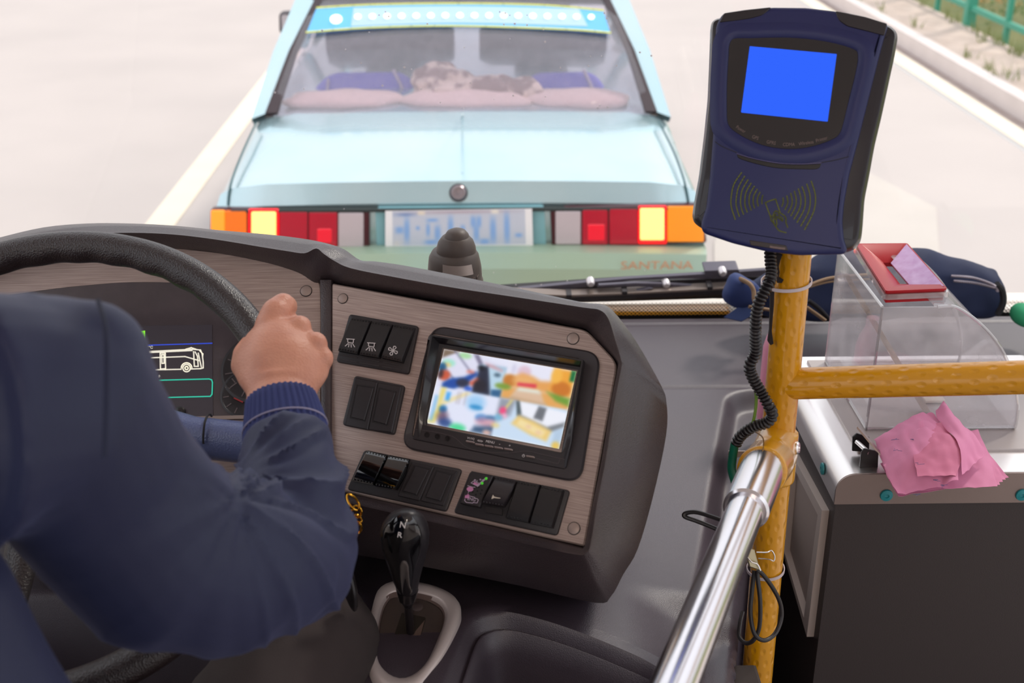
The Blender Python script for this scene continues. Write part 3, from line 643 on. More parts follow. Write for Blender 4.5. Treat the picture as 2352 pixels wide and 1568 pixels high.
sy = onz(1600, 889, 1.15).y; Z -= .004*np.exp(-((Y-sy)/.0028)**2)*(X > .22); Z -= .003*np.exp(-((Y-2.145)/.003)**2)
for cpoly in (rc, lc, inset(pk, -.006)): dd_ = sdf(X, Y, cpoly); Z = Z-.012*smooth(.012, 0, dd_); Z = np.where(dd_ < 0, .60, Z)
vs = [V((X[j, i], Y[j, i], Z[j, i])) for j in range(ny) for i in range(nx)]
fs = [(j*nx+i, j*nx+i+1, (j+1)*nx+i+1, (j+1)*nx+i) for j in range(ny-1) for i in range(nx-1)]
k = len(vs); vs += [V((x, .84, min(Z[0, i]-.03, .62))) for i, x in enumerate(xs)]
fs += [(k+i, k+i+1, i+1, i) for i in range(nx-1)]
mb = MB(); mb.add(vs, fs); mb.build('shelf', DASH, dash, sharp=60, fixn=False)
def zf(x, y): return 1.15+.10*(1-float(smooth(1.05, 1.5, y)))*(1-.8*float(smooth(0, .35, x)))
def ring(pl, dz): return [V((x, y, zf(x, y)+dz)) for x, y in pl]
n_ = 120
def rs_(pl):
    c = V((.09, .96)); o = []
    for k in range(n_):
        a = 2*PI*k/n_; dr = V((math.cos(a), math.sin(a))); best = .001
        for i in range(len(pl)):
            p, q = V(pl[i-1])-c, V(pl[i])-c; e = q-p; den = dr.x*e.y-dr.y*e.x
            if abs(den) > 1e-12:
                t = (p.x*e.y-p.y*e.x)/den; u_ = (p.x*dr.y-p.y*dr.x)/den
                if t > best and -1e-6 <= u_ <= 1.000001: best = t
        o.append(tuple(c+dr*best))
    return o
pa, pb2 = rs_(pk), rs_(pin); mxx = lambda t: [(a[0]*(1-t)+b[0]*t, a[1]*(1-t)+b[1]*t) for a, b in zip(pa, pb2)]
mb = MB(); mb.loft([ring(inset(pa, -.023), -.016), ring(inset(pa, -.020), .0008), ring(inset(pa, -.003), .0002), ring(mxx(.15), -.006), ring(mxx(.45), -.018), ring(mxx(.7), -.022), ring(mxx(.86), -.019), ring(mxx(1.0), -.020), ring(inset(pb2, .005), -.05), ring(inset(pb2, .012), -.085)], False, True)
mb.build('pocket', DASH, dash, sharp=60)
mb = MB(); q0 = onz(1120, 1548, 1.10); q1 = onz(1560, 1600, 1.10); mb.box((q0.x, q0.y-.1, 1.06), (q1.x+.1, q0.y, 1.112), .004); mb.build('tray_mat', mat('tray_mat', '3f3632', .8), dash)

# --- hooded binnacle: lofted from its inner edge over the lip to the outer edge and back
CT = PN
def st(inner, lip, outer, fr, li=.03, ob=.0, back=(0, .32, -.20), drop=(0, .1, -.35)):
    a = fr.pp(*inner, -.004); b = fr.pp(*lip, li); c = fr.pp(*outer, ob); a0 = fr.pp(*inner, -.03)
    l1 = fr.pp(*inner, li*.72)
    return [a0, a, a.lerp(b, .45)+fr.n*.004, b-(b-a).normalized()*.006, b+fr.n*.002, b.lerp(c, .15)+fr.n*.001, b.lerp(c, .55)+fr.n*(li-ob)*.16, c, c+V(back)*.25+V((0, 0, -.004)), c+V(back), c+V(back)+V(drop)]
stn = [st((-420, 820), (-420, 780), (-420, 740), CL), st((-200, 690), (-200, 660), (-200, 615), CL), st((-60, 640), (-60, 600), (-60, 562), CL), st((0, 622), (0, 582), (0, 545), CL), st((100, 596), (100, 556), (100, 522), CL), st((200, 583), (200, 540), (200, 513), CL),
    st((300, 573), (300, 536), (300, 513), CL), st((400, 573), (400, 540), (400, 518), CL), st((500, 583), (500, 552), (500, 528), CL), st((603, 603), (603, 569), (603, 537), CL), st((660, 619), (660, 578), (660, 543), CL), st((692, 632), (700, 583), (715, 551), CL),
    st((722, 652), (727, 572), (755, 560), CL, .036), st((742, 650), (744, 584), (790, 572), CL, .034), st((761, 649), (768, 600), (827, 597), CL, .03),
    st((800, 655), (807, 617), (860, 600), PN), st((900, 671), (905, 637), (925, 609), PN), st((1050, 697), (1050, 663), (1050, 633), PN), st((1200, 724), (1203, 686), (1190, 662), PN), st((1310, 748), (1340, 707), (1333, 693), PN),
    st((1346, 756), (1378, 713), (1384, 699), PN), st((1365, 776), (1398, 733), (1410, 716), PN), st((1395, 807), (1414, 782), (1460, 782), PN), st((1416, 831), (1427, 826), (1517, 882), PN, .02, -.02),
    st((1417, 850), (1428, 846), (1531, 925), PN, .02, -.04), st((1402, 930), (1412, 928), (1530, 1000), PN, .02, -.06), st((1380, 1060), (1392, 1058), (1500, 1140), PN, .02, -.07), st((1360, 1160), (1372, 1160), (1465, 1260), PN, .02, -.07),
    st((1346, 1235), (1358, 1248), (1432, 1318), PN, .02, -.07), st((1340, 1254), (1347, 1270), (1404, 1368), PN, .02, -.07), st((1325, 1252), (1320, 1273), (1368, 1384), PN, .02, -.07),
    st((1200, 1222), (1197, 1246), (1200, 1346), PN, .02, -.07), st((1000, 1176), (998, 1200), (1000, 1306), PN, .02, -.07), st((800, 1130), (800, 1155), (800, 1270), PN, .02, -.07)]
cols = [cat([l[k] for l in stn], 4) for k in range(len(stn[0]))]; stn = [[c_[i] for c_ in cols] for i in range(len(cols[0]))]
mb = MB(); mb.loft(stn, False, False, closed=False); mb.build('hood', HOOD, dash, sharp=50)
# post between the two faces
mb = MB(); f = Fr(PN.pp(745, 850, 0), cv(1, 0, -.1), cv(0, .93, .34)); mb.pxprism(f, [(733, 640), (762, 640), (759, 1000), (757, 1122), (737, 1122), (735, 700)], -.03, .006, bev=.003, steps=2); mb.build('divider', HOOD, dash)
# brushed faces
mb = MB(); mb.prism(PN, rpoly([PN.px(x, y) for x, y in [(762, 650), (1346, 757), (1418, 833), (1342, 1254), (758, 1121)]], [.003, .008, .01, .003, .003]), -.012, 0, .0015)
cf = mb.build('console_face', TRIM, dash)
mb = MB(); mb.prism(CL, rpoly([CL.px(x, y) for x, y in [(-420, 640), (60, 560), (300, 555), (603, 590), (735, 640), (737, 720), (735, 1180), (-420, 1180)]], .012), -.02, -.002, .001)
clf = mb.build('instrument_face', TRIM, dash)
CAPM = mat('cap_metal', '94817a', .4, .3, streak='b09d94')
for fr, x, y, r in ((CL, 702, 666, 13), (PN, 787, 685, 11.5), (PN, 1316, 777, 12.5), (PN, 1318, 1213, 12.5), (PN, 785, 1082, 11)):
    u, v = fr.px(x, y, .001); R = r/2800*1.36; c0 = fr.at(u, v, -.001 if fr is PN else -.003)
    mb = MB(); mb.lathe(c0, fr.n, [(R*1.12, 0), (R*1.12, .0016), (R*1.0, .0016)], 28); g = mb.build('cap_ring', mat('cap_gap', '241f20', .6), dash)
    mb = MB(); mb.lathe(c0, fr.n, [(R, 0), (R, .0022), (R*.85, .0027), (.0005, .0028)], 28); mb.build('cap', CAPM, g)
# --- instrument cluster
ins = MB(); ins.pxprism(CL, cat2([(-420, 760), (-60, 690), (100, 665), (200, 654), (303, 647), (430, 651), (520, 676), (575, 720), (605, 780), (615, 860), (612, 950)], 4)+[(612, 962), (-420, 985)], -.004, .0, bev=.001)
clu = ins.build('instrument_cluster', mat('smoked_instrument_glass', '433a3e', .3, coat=.3, var=(40, .5, '4e4448'), bump=(60, .05, .001)), dash)
mb = MB(); mb.strokes(CL, [[(-60, 978), (400, 962), (600, 957)]], .004, .0005, .0015); mb.build('cluster_ledge', mat('ledge_tan', '97857c', .5), clu)
mb = MB(); mb.pxprism(CL, [(200, 750), (487, 745), (489, 962), (200, 966)], .0003, .0008); dsp = mb.build('display', mat('display_dark', '332d33', .35, emit=('2a252b', .5)), clu)
mb = MB(); mb.strokes(CL, [[(200, 797), (487, 788)]], .0012, .0011); mb.build('blue_line', mat('blue_line', '2a3f9c', .4, emit=('2b46c8', .8)), dsp)
mb = MB(); mb.pxprism(CL, [(290, 762), (333, 759), (334, 787), (290, 790)], .001, .0013); rd = mb.build('ready_light', mat('ready_green', '7be00a', .4, emit=('8cf418', 1.0)), dsp)
u, v = CL.px(311, 770, .002); text('READY', CL, u, v, .0052, mat('dark_ink', '22400a', .6), rd, w=.0018, ext=.0002)
ICO = mat('display_white', 'd8d4c4', .4, emit=('dcd8c8', .75))
bz = lambda x, y: (x*.35714, 500+y*.35714)
B = []
B += [[bz(*q) for q in l] for l in ([(700, 866), (950, 860), (1240, 845), (1290, 850), (1300, 875), (1307, 930), (1307, 965), (1290, 970), (1230, 972)], [(700, 872), (950, 867), (1235, 853)], [(1165, 974), (1065, 976), (700, 982)], [(700, 905), (970, 900), (1190, 892), (1280, 918)],
    [(1030, 870), (1063, 870), (1065, 970), (1032, 972), (1030, 870)], [(1040, 880), (1055, 880), (1056, 935), (1042, 936), (1040, 880)], [(1245, 860), (1250, 955), (1275, 955), (1270, 890), (1255, 862)], [(1195, 845), (1230, 835), (1260, 845)], [(1285, 855), (1305, 875), (1303, 890)], [(1275, 870), (1295, 960)])]
for cx_, cy_, r in ((1200, 966, 34), (1200, 966, 24), (1200, 966, 10)):
    B.append([bz(cx_+r*math.cos(t), cy_+r*math.sin(t)) for t in np.linspace(PI if r == 34 else 0, 2*PI, 16)])
mb = MB(); mb.strokes(CL, B, .0013, .0013); mb.build('bus_diagram', ICO, dsp)
u, v = CL.px(342, 798, .001); text('17℃', CL, u, v, .0045, ICO, dsp, w=.0012, ext=.0002)
u, v = CL.px(366, 864, .001); text('0', CL, u, v, .004, ICO, dsp, w=.0012, ext=.0002)
mb = MB(); mb.strokes(CL, [[(250, 876), (480, 870), (486, 872), (488, 878), (487, 905), (483, 910), (250, 916)]], .0013, .0013); mb.build('teal_frame', mat('teal_line', '2aa48c', .4, emit=('2cb89a', .75)), dsp)
for cx_, cy_, rx, ry, nm in ((588, 848, 80, 95, 'speed_dial'), (562, 905, 55, 55, 'fuel_dial')):
    u, v = CL.px(cx_, cy_); mb = MB(); R = rx/2800*1.4
    mb.lathe(CL.at(u, v, .0004), CL.n, [(R, 0), (R, .0012), (R*.93, .0016), (R*.9, .0009), (R*.62, .0009), (R*.58, .0004)], 40); dl = mb.build(nm, mat('dial_ring', '221e22', .4), clu)
    mb = MB()
    for t in np.linspace(.4*PI, 1.7*PI, 9): mb.strokes(CL, [[(u+R*.66*math.cos(t), v+R*.66*math.sin(t)), (u+R*.86*math.cos(t), v+R*.86*math.sin(t))]], .0014, .0015, px=False)
    mb.build('dial_marks', mat('dial_marks', '5a4f50', .5), dl)
mb = MB(); mb.strokes(CL, [[(538, 914), (557, 923)]], .0015, .002); mb.build('needle', mat('needle_red', '9c2224', .5), dl)
u, v = CL.px(415, 947); mb = MB(); mb.lathe(CL.at(u, v, .0002), CL.n, [(.0062, 0), (.006, .004), (.004, .0055), (.0005, .006)], 20); mb.build('reset_knob', BLK, clu)

# --- switch banks
def cc(x, y): return (760+x*.28061, 980+y*.28061)
def c2(x, y): return (740+x*.31887, 660+y*.31887)
def c5(x, y): return (1050+x*.11905, 1060+y*.11905)
def bank(pts, label=None):
    mb = MB(); mb.pxprism(PN, pts, -.002, .004, r=.004, bev=.0015, steps=2)
    b = mb.build('switch_bank', BLK2, dash, label)
    return b
def rocker(q, hi, par, m, name='rocker_switch', lowbase=None, curved=False):
    # q: TL TR BR BL pixels of the visible face; hi: heights at top and bottom
    h0, h1 = hi; mb = MB(); n = 9; L = []
    for k in range(n):
        t = k/(n-1); h = h0+(h1-h0)*t+(.0052*math.sin(PI*t) if curved else .0008*math.sin(PI*t))
        a = quad(q, 0, t); b = quad(q, 1, t); A = PN.pp(a[0], a[1], h); Bq = PN.pp(b[0], b[1], h)
        ua, va = PN.uvof(A); ub, vb = PN.uvof(Bq); e = .0012
        if k in (0, n-1): h -= .0012
        L.append([PN.at(ua, va, .002), PN.at(ua, va, h-e), PN.at(ua+e*.8, va, h), PN.at(ub-e*.8, vb, h), PN.at(ub, vb, h-e), PN.at(ub, vb, .002)])
    mb.loft(L, True, True); rs = mb.build(name, m, par, sharp=40)
    for t, hh in ((.045, h0), (.955, h1)):
        mb = MB(); hh = hh+(.0006 if curved else .0002)
        for i in range(7):
            p = quad(q, .08+.14*i, t); u, v = PN.px(p[0], p[1], hh); mb.lathe(PN.at(u, v, hh-.001), PN.n, [(.0008, 0), (.0007, .0014), (.0002, .0018)], 8)
        mb.build('grip_dots', m, rs, sharp=40)
    return rs
def blank(q, qi, par):
    mb = MB(); mb.pxprism(PN, q, .001, .0055, r=.001, bev=.0008); bl = mb.build('blank_cover', BLK2, par)
    mb = MB(); mb.strokes(PN, [list(qi)+[qi[0]]], .0007, .0056, .0002); mb.build('blank_groove', mat('groove_dark', '110e10', .6), bl)
    qq = [(qi[0][0]+2, qi[0][1]+2), (qi[1][0]-2, qi[1][1]+2), (qi[2][0]-2, qi[2][1]-2), (qi[3][0]+2, qi[3][1]-2)]
    mb = MB(); mb.pxprism(PN, qq, .005, .0066, bev=.0006); mb.build('blank_panel', BLK2, bl); return bl
bA = bank([(802, 720), (961, 748), (938, 859), (771, 830)], 'bank of three rocker switches'); INK = mat('icon_ink', 'd6cfcf', .5)
LAMP = lambda ox, oy: [[c2(ox+a, oy+b) for a, b in l] for l in ([(-24, -22), (32, -18)], [(-16, -18), (-16, 0), (-12, 4), (18, 8), (24, 4), (26, -14)], [(-14, 12), (-34, 30)], [(-6, 14), (-10, 36)], [(8, 16), (10, 38)], [(20, 14), (34, 36)])]
for q, ic in (([c2(207, 215), c2(350, 236), c2(248, 475), c2(108, 450)], LAMP(200, 392)), ([c2(357, 240), c2(505, 264), c2(402, 502), c2(262, 478)], LAMP(350, 420)), ([c2(512, 264), c2(668, 290), c2(570, 534), c2(420, 500)], None)):
    r = rocker(q, (.007, .0125), bA, BLK)
    if ic is None:
        ic = []
        for a in range(4):
            t0 = a*PI/2+.5; cxx, cyy = 510, 455
            ic.append([c2(cxx+math.cos(t0)*s+math.cos(t0+PI/2)*wv, cyy+math.sin(t0)*s+math.sin(t0+PI/2)*wv) for s, wv in ((2, 0), (16, 6), (30, 10), (36, 0), (30, -10), (16, -7), (2, 0))])
    mb = MB(); mb.strokes(PN, ic, .0008, .0122); mb.build('icon', INK, r, sharp=None)
for i in range(3):
    x0 = 105+i*160; y0 = 478+i*27; mb = MB(); mb.strokes(PN, [[c2(x0+18, y0+5), c2(x0+145, y0+28)], [c2(x0+8, y0+38), c2(x0+142, y0+60)]], .0008, .0048); mb.build('switch_slot', mat('slot_edge', '3a3436', .5), bA)
bB = bank([c2(232, 632), c2(595, 705), c2(518, 1060), c2(142, 988)], 'bank of two blank covers')
blank([c2(240, 648), c2(398, 680), c2(326, 1025), c2(165, 992)], [c2(250, 700), c2(375, 718), c2(308, 962), c2(200, 940)], bB)
blank([c2(403, 682), c2(570, 712), c2(500, 1045), c2(332, 1025)], [c2(410, 722), c2(532, 750), c2(466, 992), c2(360, 968)], bB)
bC = bank([cc(272, 186), cc(1072, 345), cc(942, 694), cc(128, 512)], 'bank with two gloss rockers and two blank covers')
for q in ([cc(292, 190), cc(458, 232), cc(345, 474), cc(168, 440)], [cc(470, 230), cc(645, 262), cc(525, 510), cc(352, 482)]): rocker(q, (.007, .0125), bC, GLOSSBLK, curved=True)
blank([cc(660, 285), cc(842, 325), cc(722, 606), cc(545, 565)], [cc(682, 316), cc(806, 345), cc(706, 562), cc(580, 533)], bC)
blank([cc(848, 328), cc(1035, 362), cc(922, 648), cc(730, 606)], [cc(862, 355), cc(990, 386), cc(900, 612), cc(765, 582)], bC)
bD = bank([cc(1140, 358), cc(1956, 518), cc(1850, 890), cc(1000, 702)], 'bank with a fire panel, a horn rocker and two plain rockers')
q = [c5(270, 175), c5(690, 270), c5(425, 880), c5(45, 800)]
mb = MB(); mb.pxprism(PN, q, .002, .012, bev=.001, r=.001); fp = mb.build('fire_panel', BLK2, bD)
W_ = .0123; LNK = mat('fire_panel_ink', 'b9a6ba', .5); PINK = mat('fire_panel_pink', 'c77fae', .5)
mb = MB(); mb.strokes(PN, [[c5(*p) for p in l] for l in ([(150, 720), (145, 750), (180, 785), (300, 797), (318, 782), (340, 790), (380, 797), (395, 775), (408, 735), (385, 712), (345, 708), (340, 688), (245, 662)], [(270, 410), (318, 372), (430, 420), (395, 475), (270, 410)], [(375, 400), (385, 362)], [(205, 462), (300, 490), (345, 492)], [(215, 590), (235, 560)],
    [(395, 478), (580, 305)], [(380, 465), (560, 300)], [(330, 350), (345, 342), (358, 352), (350, 368), (332, 362), (330, 350)], [(435, 340), (452, 334), (462, 345), (448, 356), (435, 340)], [(485, 355), (500, 347), (512, 360), (498, 372), (485, 355)])], .0006, W_); mb.build('icon', LNK, fp, sharp=None)
u, v = PN.px(*c5(278, 725), W_); tu, tv = PN.px(*c5(340, 738), W_); text('ENG', PN, u, v, .0046, LNK, fp, ang=math.atan2(tv-v, tu-u), w=W_, ext=.0001)
mb = MB(); mb.pxprism(PN, [c5(330, 390), c5(418, 432), c5(380, 465), c5(300, 430)], .0120, W_); mb.pxprism(PN, [c5(248+64*math.cos(t), 528+46*math.sin(t)) for t in np.linspace(0, 2*PI, 20)[:-1]], .012, W_)
mb.pxprism(PN, [c5(*p) for p in ((145, 698), (155, 640), (172, 655), (185, 630), (192, 655), (212, 600), (218, 650), (232, 632), (238, 710))], .012, W_); o = mb.build('pink_marks', PINK, fp, sharp=None)
mb = MB()
for x, y in ((420, 495), (328, 512), (480, 548), (390, 566), (300, 585), (452, 618), (362, 638)):
    u, v = PN.px(*c5(x, y), .012); mb.lathe(PN.at(u, v, .0117), PN.n, [(.0009, 0), (.0009, .0006), (.0001, .0006)], 10)
mb.build('speaker_holes', mat('hole', '030303', .8), fp)
for x, y in ((560, 325), (482, 415)):
    u, v = PN.px(*c5(x, y), .012); mb = MB(); mb.lathe(PN.at(u, v, .0118), PN.n, [(.0016, 0), (.0014, .0008), (.0001, .001)], 12); mb.build('green_light', mat('green_led', '3a9a22', .4, emit=('44c82a', .5)), fp)
r = rocker([c5(730, 290), c5(1150, 375), c5(880, 860), c5(465, 790)], (.006, .0135), bD, mat('rocker_sheen', '2c272a', .3), curved=True)
mb = MB(); mb.pxprism(PN, [c5(*p) for p in ((690, 638), (712, 672), (760, 684), (832, 696), (832, 708), (760, 704), (712, 698), (660, 718), (672, 680))], .0138, .0162); mb.build('icon', mat('horn_ink', 'cfc3b2', .5), r, sharp=None)
mb = MB(); mb.pxprism(PN, [c5(545, 860), c5(870, 905), c5(870, 1030), c5(545, 980)], .003, .007); mb.build('rocker_skirt', BLK, r)
rocker([c5(1160, 360), c5(1600, 440), c5(1370, 1170), c5(925, 1075)], (.011, .012), bD, BLK); rocker([c5(1612, 448), c5(2050, 545), c5(1830, 1270), c5(1390, 1180)], (.011, .012), bD, BLK)

# --- monitor let into the console
mon = thing('monitor', PN.pp(1130, 930, 0), 'seven inch camera monitor in a black hooded frame showing four bright camera pictures', 'monitor')
mb = MB(); o_ = rpoly([PN.px(*c2(*p), .004) for p in ((792, 268), (2010, 470), (1862, 1408), (562, 1152))], .018, 8)
i_ = rpoly([PN.px(*c2(*p), .0) for p in ((775, 330), (1885, 520), (1762, 1310), (648, 1092))], .008, 8)
mb.loft([[PN.at(u, v, -.001) for u, v in o_], [PN.at(u, v, .003) for u, v in o_], [PN.at(u, v, .0045) for u, v in inset(o_, .0018)], [PN.at(u, v, .003) for u, v in i_], [PN.at(u, v, -.004) for u, v in i_]])
mb.build('frame', mat('frame_plastic', '2f292c', .42, bump=(1500, .15, .0003)), mon)
# hooded case: walls rise around the screen, a chin below carries the buttons
out = [c2(778, 335), c2(1885, 520), c2(1815, 960), c2(1800, 1110), c2(690, 905), c2(700, 700)]
scr = [c2(870, 432), c2(1842, 598), c2(1720, 1182), c2(738, 985)]
rim = [(690, 1080, .004), (690, 905, .008), (735, 600, .013), (782, 338, .0145), (1330, 428, .0145), (1880, 520, .0145), (1832, 820, .013), (1795, 1120, .008), (1757, 1300, .004)]
L5 = [[], [], [], [], []]
for (x, y, h), (ix, iy) in zip(rim, [(760, 980), (758, 960), (812, 690), (868, 432), (1355, 515), (1843, 594), (1784, 880), (1733, 1130), (1724, 1180)]):
    a = PN.px(*c2(x, y), h); cx_, cy_ = PN.px(*c2(1290, 830), h); b = (a[0]+(cx_-a[0])*.022, a[1]+(cy_-a[1])*.03); c = PN.px(*c2(ix, iy), .003)
    L5[0].append(PN.at(a[0], a[1], -.001)); L5[1].append(PN.at(a[0], a[1], h)); L5[2].append(PN.at(b[0], b[1], h)); t = .55
    L5[3].append(PN.at(b[0]*(1-t)+c[0]*t, b[1]*(1-t)+c[1]*t, .0035)); L5[4].append(PN.at(c[0], c[1], .0032))
mb = MB(); mb.loft(L5, False, False, closed=False); mb.build('visor', mat('visor_black', '19161a', .3, coat=.2), mon, sharp=30)
mb = MB(); mb.pxprism(PN, [c2(690, 905), c2(740, 940), c2(736, 988), c2(1722, 1188), c2(1760, 1120), c2(1800, 1125), c2(1752, 1312), c2(650, 1094)], -.001, .004, r=.002, bev=.001); chin = mb.build('chin', BLK2, mon)
mb = MB(); mb.strokes(PN, [[c2(*p) for p in cat2([(665, 1022), (780, 1035), (905, 1062), (960, 1085), (1040, 1150), (1150, 1180), (1320, 1192), (1420, 1182), (1490, 1180), (1620, 1210), (1755, 1240)], 4)], [c2(1540, 1232), c2(1700, 1268), c2(1712, 1238)]], .0006, .0042, .0002); mb.build('chin_line', mat('chin_line', '4a4043', .5), chin)
BTN = mat('button_metal', 'a28f8a', .35, .5)
for x, y in ((1065, 1108), (1131, 1128), (1200, 1140), (1269, 1151), (1340, 1162), (1498, 1215)):
    mb = MB(); mb.pxprism(PN, [c2(x-32, y-10), c2(x+30, y), c2(x+30, y+14), c2(x-32, y+4)], .003, .007, r=.0012, bev=.0008); mb.build('button', BTN, chin)
for x, y in ((755, 1060), (830, 1073), (903, 1088)):
    u, v = PN.px(*c2(x, y), .004); mb = MB(); mb.lathe(PN.at(u, v, .004), PN.n, [(.0030, 0), (.0030, .0006), (.0025, .0006), (.0024, -.0006), (.0001, -.0006)], 20); mb.build('sensor_hole', mat('hole_ring', '151214', .4), chin)
def ptext(s, x, y, sz, wz_=.0043):
    u, v = PN.px(*c2(x, y), wz_); a, b = PN.px(*c2(x+50, y+9.5), wz_); text(s, PN, u, v, sz, INK, chin, ang=math.atan2(b-v, a-u), w=wz_, ext=.0001)
ptext('V1/V2', 1071, 1088, .0034); ptext('MENU', 1210, 1113, .0036); ptext('-', 1279, 1126, .005); ptext('+', 1350, 1139, .004)
mb = MB(); mb.strokes(PN, [[c2(*p) for p in ((1125, 1098), (1150, 1103), (1156, 1108), (1148, 1111), (1124, 1106), (1120, 1101), (1125, 1098))], [c2(1450+9*math.cos(t), 1212+9*math.sin(t)) for t in np.linspace(-1.1, 4.2, 10)], [c2(1451, 1200), c2(1450, 1210)]], .0004, .0044); mb.build('chin_icons', INK, chin, sharp=None)
# the picture on the screen: four camera views
nx, ny = 150, 84; img = np.ones((ny, nx, 3))*.93; U, Wv = np.meshgrid(np.linspace(0, 1, nx), np.linspace(0, 1, ny))
def hx(c): return np.array([int(c[i:i+2], 16)/255 for i in (0, 2, 4)])
def poly(pts, c, soft=.008, a=1.0):
    d = sdf(U*1.77, Wv, [(x*1.77, y) for x, y in pts]); g = a*np.clip(.5-d/soft/2, 0, 1); img[:] = img*(1-g[..., None])+hx(c)*g[..., None]
def bl(x, y, rx, ry, c, a=1.0, soft=.02): t = np.linspace(0, 2*PI, 16)[:-1]; poly([(x+rx*math.cos(k), y+ry*math.sin(k)) for k in t], c, soft, a)
R4 = lambda a, b, c, d: [(a, b), (c, b), (c, d), (a, d)]
poly(R4(0, 0, .5, .5), 'dcdcf0', .004)
poly([(0, 0), (.12, 0), (0, .12)], '7c6a5a'); bl(.17, .04, .05, .04, 'a6d8a0'); bl(.06, .17, .05, .05, '9fe0cc'); bl(.05, .2, .03, .03, 'e8c884')
for a, b in (((.08, .0), (.26, .28)), ((.0, .2), (.16, .42))): poly([a, (a[0]+.012, a[1]), (b[0]+.012, b[1]), b], '5a5a78', .01)
poly([(.23, 0), (.27, 0), (.34, .16), (.31, .18)], '7a7590'); poly([(.29, .12), (.36, .1), (.5, .1), (.5, .5), (.36, .5), (.3, .34)], 'a9c4da')
poly([(.30, .16), (.36, .12), (.42, .5), (.28, .5)], '23283c', .02); bl(.31, .16, .025, .03, '10121c'); poly([(.36, .12), (.49, .16), (.49, .4), (.42, .42)], 'b8d4e8'); bl(.44, .22, .022, .02, '2c4458'); poly([(.42, .42), (.5, .4), (.5, .5), (.43, .5)], '2f608c')
bl(.02, .24, .03, .06, '1f5a86'); bl(.05, .34, .045, .07, 'c8583c'); bl(.02, .33, .02, .06, '3c2a30')
poly([(.05, .44), (.1, .37), (.2, .32), (.28, .22), (.30, .26), (.22, .42), (.14, .5), (.05, .5)], '1b4aa0', .02); bl(.24, .24, .03, .02, 'd8786c'); poly([(.24, .38), (.3, .3), (.32, .33), (.27, .42)], 'd8624a', .02); bl(.2, .40, .05, .06, '2a3048'); bl(.25, .46, .03, .03, '2a58c8'); bl(.33, .40, .05, .09, '22202c', .9)
poly([(.31, .0), (.38, .06), (.5, .09), (.5, .0)], 'e2e4f6'); poly([(.33, .09), (.4, .11), (.47, .15), (.47, .17), (.36, .13)], 'd98c90', .02, .8)
poly(R4(.5, 0, 1, .52), 'e4e4f4', .004); bl(.63, .12, .05, .08, 'd6a8b8', .6); bl(.55, .1, .015, .06, 'c0bcd8', .6)
poly([(.5, .34), (.5, .2), (.56, .2), (.62, .14), (.7, .16), (.76, .2), (.86, .18), (.86, .34)], 'e2a058', .03); bl(.54, .26, .05, .08, 'c27a34'); bl(.64, .24, .08, .07, 'e8b070', .9, .04); poly([(.6, .27), (.74, .25), (.74, .30), (.6, .31)], 'd83c50', .01)
poly([(.5, .5), (.5, .36), (.6, .34), (.85, .34), (1, .42), (1, .52)], 'e0a45c', .02); bl(.5, .35, .06, .04, '7a9a3c'); poly([(.6, .34), (.78, .33), (.84, .52), (.56, .5)], 'd8b89c', .02); poly([(.58, .45), (.84, .47), (.84, .52), (.56, .5)], 'c8a888'); poly([(.62, .33), (.76, .32), (.78, .36), (.61, .37)], 'dfe8e0', .02)
poly([(.84, .0), (1, 0), (1, .36), (.84, .3)], 'eaa23a', .03); bl(.92, .26, .07, .10, 'c87428'); bl(.87, .1, .04, .1, 'f0b44c'); poly([(.82, .32), (1, .36), (1, .46), (.9, .42)], '6f9a38', .02); poly(R4(.965, 0, 1, .14), '0a6a3c', .01)
poly(R4(0, .5, .5, 1), 'dfe3f6', .004); poly([(.05, .5), (.09, .5), (.08, .7), (.10, .8), (.06, .98), (0, .99), (.05, .8)], 'e4d478', .02); poly([(.06, .7), (.25, .5), (.28, .52), (.08, .74)], 'ead9a0', .02); poly(R4(.1, .55, .13, .66), '3aa0ea', .02); poly(R4(.02, .62, .04, .95), '78b8e4', .02)
bl(.33, .62, .07, .1, '8cc4f0', .8, .05); bl(.34, .68, .05, .03, '2f8cc8'); bl(.1, .78, .03, .05, '2470a8'); bl(.11, .88, .04, .08, '6a5068', .9, .04); bl(.14, .95, .05, .06, '2c4a88', .9, .03)
bl(.24, .98, .06, .05, '4cd494', 1, .03); bl(.40, .80, .05, .05, '4a98dc'); bl(.42, .84, .06, .06, 'c88090', .7, .04); bl(.47, .78, .04, .03, '2f6aa0'); bl(.47, .86, .05, .07, 'cfa0b0', .9, .03); poly([(.36, .92), (.5, .88), (.5, 1), (.34, 1)], '3c5a7c', .03); bl(.46, .97, .03, .03, 'dcb4a8')
for x in (.18, .2, .24): poly(R4(x, .52, x+.012, .68), 'b0a4b0', .01, .6)
poly(R4(.5, .5, 1, 1), 'c8dcf2', .004); poly([(.5, .5), (.62, .5), (.6, .7), (.5, .82)], '7c7c88', .03, .7); poly([(.52, .72), (.58, .5), (.6, .5), (.53, .75)], 'd8c880', .01); bl(.54, .66, .025, .05, 'ec4a80'); bl(.56, .72, .02, .03, 'f0b0cc')
poly([(.62, .5), (1, .54), (1, .72), (.88, .82), (.66, .68)], 'eceef8', .01); poly([(.62, .5), (.645, .5), (.68, .66), (.65, .7)], '4c5a60'); poly([(.79, .52), (.85, .53), (.84, .70), (.77, .68)], '6c7078', .01); poly([(.66, .66), (.88, .76), (1, .66), (1, .72), (.89, .84), (.66, .7)], '7a8088', .015)
